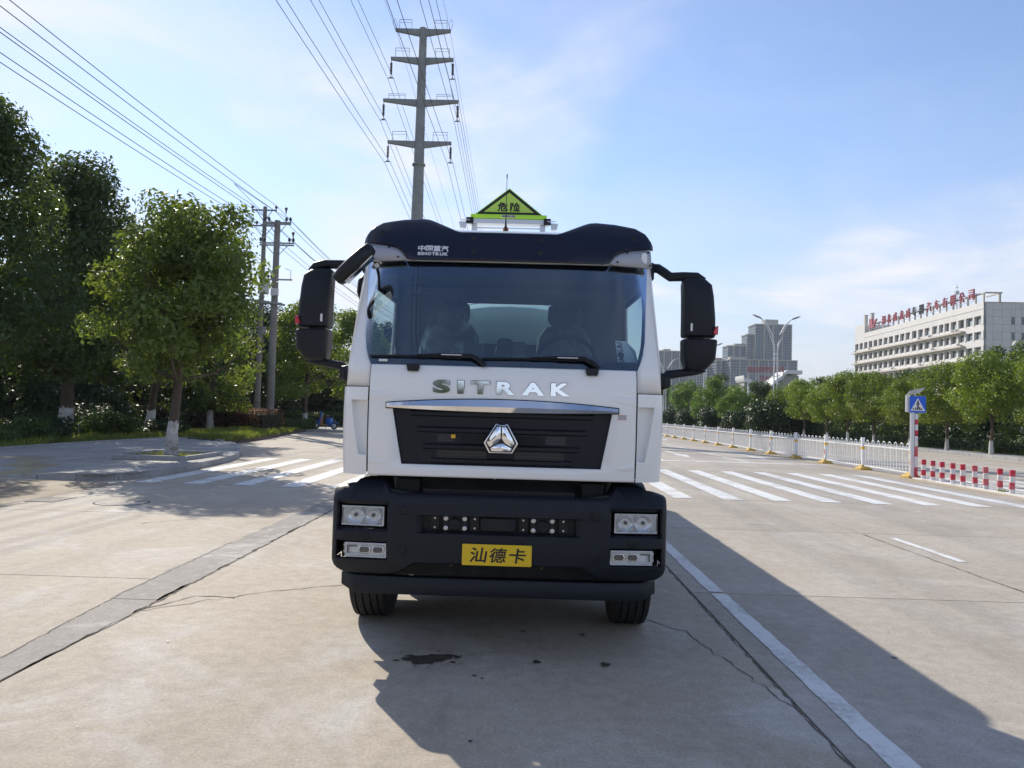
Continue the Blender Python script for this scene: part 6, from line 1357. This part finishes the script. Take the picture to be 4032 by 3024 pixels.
# --- mirrors -----------------------------------------------------------------
for s in (1, -1):
    mr = T(MB().loft([(2.262, s*1.412, 5.45, 0.112, 0.075), (2.275, s*1.412, 5.45, 0.118, 0.095), (2.40, s*1.408, 5.44, 0.116, 0.10), (2.56, s*1.40, 5.44, 0.110, 0.10), (2.645, s*1.393, 5.45, 0.105, 0.095), (2.688, s*1.375, 5.46, 0.082, 0.075), (2.702, s*1.37, 5.47, 0.06, 0.05)], 4.5, 28), 'mirror', 'black_plastic', sm=32)
    T(MB().loft([(2.018, s*1.395, 5.46, 0.060, 0.06), (2.035, s*1.397, 5.46, 0.080, 0.085), (2.10, s*1.414, 5.45, 0.118, 0.10), (2.235, s*1.418, 5.45, 0.126, 0.10), (2.246, s*1.418, 5.45, 0.120, 0.09)], 4.5, 28), 'lower_mirror', 'black_plastic', mr, sm=32)
    T(MB().loft([(2.24, s*1.395, 5.45, 0.06, 0.05), (2.268, s*1.395, 5.45, 0.06, 0.05)], 3, 14), 'mirror_neck', 'black_plastic_fine', mr)
    T(MB().prism([(s*1.500, 2.285), (s*1.534, 2.278), (s*1.536, 2.345), (s*1.522, 2.338), (s*1.508, 2.315)], 5.345, 5.40, 'y'), 'marker', 'red_lens', mr, bevel=0.004)
    arm = [(s*1.07, 5.60, 2.80), (s*1.13, 5.56, 2.79), (s*1.165, 5.52, 2.755), (s*1.21, 5.49, 2.715), (s*1.30, 5.46, 2.715), (s*1.40, 5.45, 2.715), (s*1.455, 5.45, 2.69)] if s > 0 else [(s*1.07, 5.60, 2.76), (s*1.15, 5.55, 2.752), (s*1.25, 5.48, 2.745), (s*1.36, 5.46, 2.742), (s*1.43, 5.45, 2.722), (s*1.47, 5.45, 2.685)]
    T(MB().tube(arm, [0.035]*(len(arm)-2)+[0.032, 0.02], 8), 'upper_arm', 'black_plastic', mr, sm=50)
    T(MB().box(min(s*1.06, s*1.10), max(s*1.06, s*1.10), 5.54, 5.66, 2.70, 2.83), 'arm_foot', 'black_plastic', mr, bevel=0.01)
    T(MB().tube([(s*1.16, 5.46, 1.945), (s*1.20, 5.45, 1.985), (s*1.30, 5.45, 2.0), (s*1.40, 5.45, 2.012), (s*1.47, 5.45, 2.02)], [0.035, 0.034, 0.030, 0.026, 0.01], 8), 'lower_arm', 'black_plastic', mr, sm=50)
    T(MB().loft([(1.09, 5.42, 1.93, 0.06, 0.062), (1.11, 5.42, 1.93, 0.066, 0.068), (1.16, 5.42, 1.93, 0.062, 0.06)] if s > 0 else [(-1.16, 5.42, 1.93, 0.062, 0.06), (-1.11, 5.42, 1.93, 0.066, 0.068), (-1.09, 5.42, 1.93, 0.06, 0.062)], 4, 18, True, 'x'), 'hinge_block', 'black_plastic', mr, sm=40)
    T(MB().loft([(1.163, 5.42, 1.93, 0.058, 0.058), (1.205, 5.43, 1.935, 0.048, 0.048)] if s > 0 else [(-1.205, 5.43, 1.935, 0.048, 0.048), (-1.163, 5.42, 1.93, 0.058, 0.058)], 4, 18, True, 'x'), 'hinge_cap', 'black_plastic', mr, sm=40)
    T(MB().box(min(s*1.335, s*1.35), max(s*1.335, s*1.35), 5.343, 5.345, 2.30, 2.355), 'barcode_label', 'label_white', mr)
# front mirror above the left of the windscreen
fmr = T(MB().loft([(-0.175, 0, 0, 0.02, 0.02), (-0.165, 0, 0, 0.045, 0.05), (-0.10, 0.004, 0, 0.058, 0.075), (0.0, 0.004, 0, 0.06, 0.082), (0.11, 0.0, 0, 0.054, 0.07), (0.165, -0.004, 0, 0.04, 0.045), (0.178, -0.006, 0, 0.015, 0.02)], 2.6, 22), 'front_mirror', 'black_plastic_fine', sm=50)
fmr.location = (-1.065, 5.14-TY, 2.685); fmr.rotation_euler = (0, R(45), 0)
T(MB().loft([(-0.13, 0.055, 0, 0.008, 0.05), (0.13, 0.052, 0, 0.008, 0.05)], 3, 16), 'mirror_glass', 'chrome', fmr)
T(MB().loft([(-0.10, 0, 0, 0.03, 0.03), (-0.04, 0, 0, 0.05, 0.06), (0.05, 0, 0, 0.045, 0.055), (0.09, 0, 0, 0.02, 0.02)], 2.6, 18), 'kerb_mirror', 'black_plastic_fine', sm=50).location = (-1.10, 5.62-TY, 2.60)
T(MB().tube([(-1.0, 5.45, 2.79), (-1.03, 5.28, 2.76), (-1.05, 5.16, 2.70)], 0.018, 6), 'front_mirror_arm', 'black_plastic_fine')
# wipers
for cx_ in (-0.62, 0.607): T(MB().prism([(cx_-0.047, 1.992), (cx_+0.047, 1.992), (cx_+0.038, 1.942), (cx_-0.036, 1.942)], 5.045, 5.085, 'y'), 'wiper_bracket', 'black_plastic_fine', bevel=0.006)
for pts, bl in (([(-0.126, 1.992), (-0.165, 2.03), (-0.225, 2.058), (-0.45, 2.062), (-0.60, 2.055)], (-0.93, -0.30)), ([(0.655, 1.99), (0.61, 2.03), (0.555, 2.06), (0.35, 2.062), (0.18, 2.055)], (-0.15, 0.50))):
    wp_ = T(MB().tube([(x, uy(x, z)-0.03, z) for x, z in pts], [0.020, 0.019, 0.016, 0.010, 0.006], 6), 'wiper', 'black_plastic_fine', sm=50)
    T(MB().tube([(bl[0]+(bl[1]-bl[0])*i/8, uy(bl[0]+(bl[1]-bl[0])*i/8, 2.045)-0.014, 2.043+0.006*math.sin(math.pi*i/8)) for i in range(9)], 0.007, 5), 'blade', 'black_plastic_fine', wp_)
    xa = pts[3][0]; T(MB().box(xa+0.02, xa+0.16, uy(xa, 2.06)-0.049, uy(xa, 2.06)-0.047, 2.058, 2.064), 'wiper_label', 'label_white', wp_)
T(MB().box(-0.865, -0.805, uy(-0.83, 2.015)-0.008, uy(-0.83, 2.015)-0.006, 2.005, 2.022), 'windscreen_label', 'label_white')
T(MB().lathe([(0.018, 0), (0.018, -0.001)], (-0.965, uy(-0.965, 2.735)-0.004, 2.735), 'y', 16), 'approval_mark', 'decal_white')
# roof lamp sign and antenna
rsg = empty('hazard_sign', (-0.165, 6.3, 3.06), 'lime green triangular hazard sign with black Chinese characters on the cab roof', 'sign')
def H(mb, name, m, parent=None, **kw): return mb.build(name, m, parent or rsg, **kw)
tri = lambda k: [(-0.300*k, 0.303+0.075*(1-k)*0.9), (0.300*k, 0.303+0.075*(1-k)*0.9), (0, 0.535-0.155*(1-k)*0.9)]
bd = H(MB().prism([(-0.300, 0.300), (0.300, 0.300), (0, 0.537)], -0.012, 0.03, 'y'), 'board', 'sign_lime_base')
H(MB().prism([(-0.282, 0.306), (0.282, 0.306), (0, 0.529)], -0.0155, -0.0125, 'y'), 'black_border', 'ink_black', bd)
H(MB().prism([(-0.215, 0.327), (0.215, 0.327), (0, 0.497)], -0.019, -0.016, 'y'), 'face', 'sign_lime', bd)
for ch, a in zip('危险', (-0.098, 0.010)): glyph('character', ch, a, a+0.088, 0.332, 0.412, -0.0195, 0.0015, 'ink_black', bd, bold=0.03)
H(MB().box(-0.325, 0.325, -0.05, 0.06, 0.266, 0.300), 'sign_base', 'sign_lime_base', bevel=0.004)
pl2 = H(MB().box(-0.058, 0.058, -0.0535, -0.0505, 0.272, 0.294), 'code_label', 'label_white'); H(MB().box(-0.055, 0.055, -0.0555, -0.054, 0.275, 0.291), 'code_field', 'ink_black', pl2)
for i, ch in enumerate('0000D-23'): glyph('character', ch, -0.052+0.0132*i, -0.052+0.0132*i+0.0105, 0.278, 0.288, -0.0557, 0.0004, 'label_white', pl2, bold=0.0)
H(MB().box(-0.345, 0.345, -0.04, 0.05, 0.222, 0.264), 'mount_beam', 'aluminium', bevel=0.003)
for s in (1, -1):
    H(MB().box(min(s*0.30, s*0.36), max(s*0.30, s*0.36), -0.06, -0.041, 0.215, 0.268), 'clamp', 'black_plastic_fine'); H(MB().box(min(s*0.27, s*0.315), max(s*0.27, s*0.315), -0.02, 0.02, 0.0, 0.22), 'leg', 'aluminium')
    H(MB().prism([(s*0.365, 0.182), (s*0.412, 0.182), (s*0.425, 0.235), (s*0.362, 0.238)], -0.03, 0.02, 'y'), 'bracket_box', 'aluminium'); H(MB().tube([(s*0.33, -0.06, 0.245), (s*0.40, -0.06, 0.243)], 0.004, 5), 'clamp_bolt', 'bolt_steel')
H(MB().tube([(-0.27, -0.01, 0.19), (0.27, -0.01, 0.19)], 0.006, 6), 'tie_rod', 'aluminium')
an = empty('antenna', (-0.18, 6.0, 3.06), 'thin black whip antenna on the cab roof in front of the hazard sign', 'antenna')
MB().lathe([(0.035, 0), (0.03, 0.02), (0.012, 0.09), (0.009, 0.13), (0.004, 0.2)], (0, 0, 0), 'z', 14).build('base', 'black_plastic_fine', an, sm=40); MB().tube([(0, 0, 0.18), (0, 0, 0.53)], [0.0035, 0.0025], 6).tube([(0, 0, 0.53), (0, 0, 0.565)], 0.005, 6).build('whip', 'black_plastic_fine', an)
MB().loft([(0.075, 0, 0.02, 0.012, 0.012), (0.09, 0, 0.02, 0.024, 0.016), (0.12, 0, 0.02, 0.024, 0.016), (0.135, 0, 0.02, 0.012, 0.01)], 2, 14).build('coil_cap', 'orange_lamp', an, sm=50)
# ------------------------------------------------------------------ haze: pale air between the camera and the far towers
hz_o = MB().box(-2600, 2600, -2600, 2600, -1.2, 116).build('haze', None); hz_o['kind'] = 'stuff'
hm = bpy.data.materials.new('haze'); hm.use_nodes = True; hn = hm.node_tree.nodes; hn.remove(hn['Principled BSDF'])
pv = N(hn, 'ShaderNodeVolumePrincipled'); pv.inputs['Color'].default_value = (0.80, 0.88, 1.0, 1); pv.inputs['Density'].default_value = 0.00013; pv.inputs['Anisotropy'].default_value = 0.2
hm.node_tree.links.new(pv.outputs[0], hn['Material Output'].inputs['Volume']); hz_o.data.materials.append(hm)
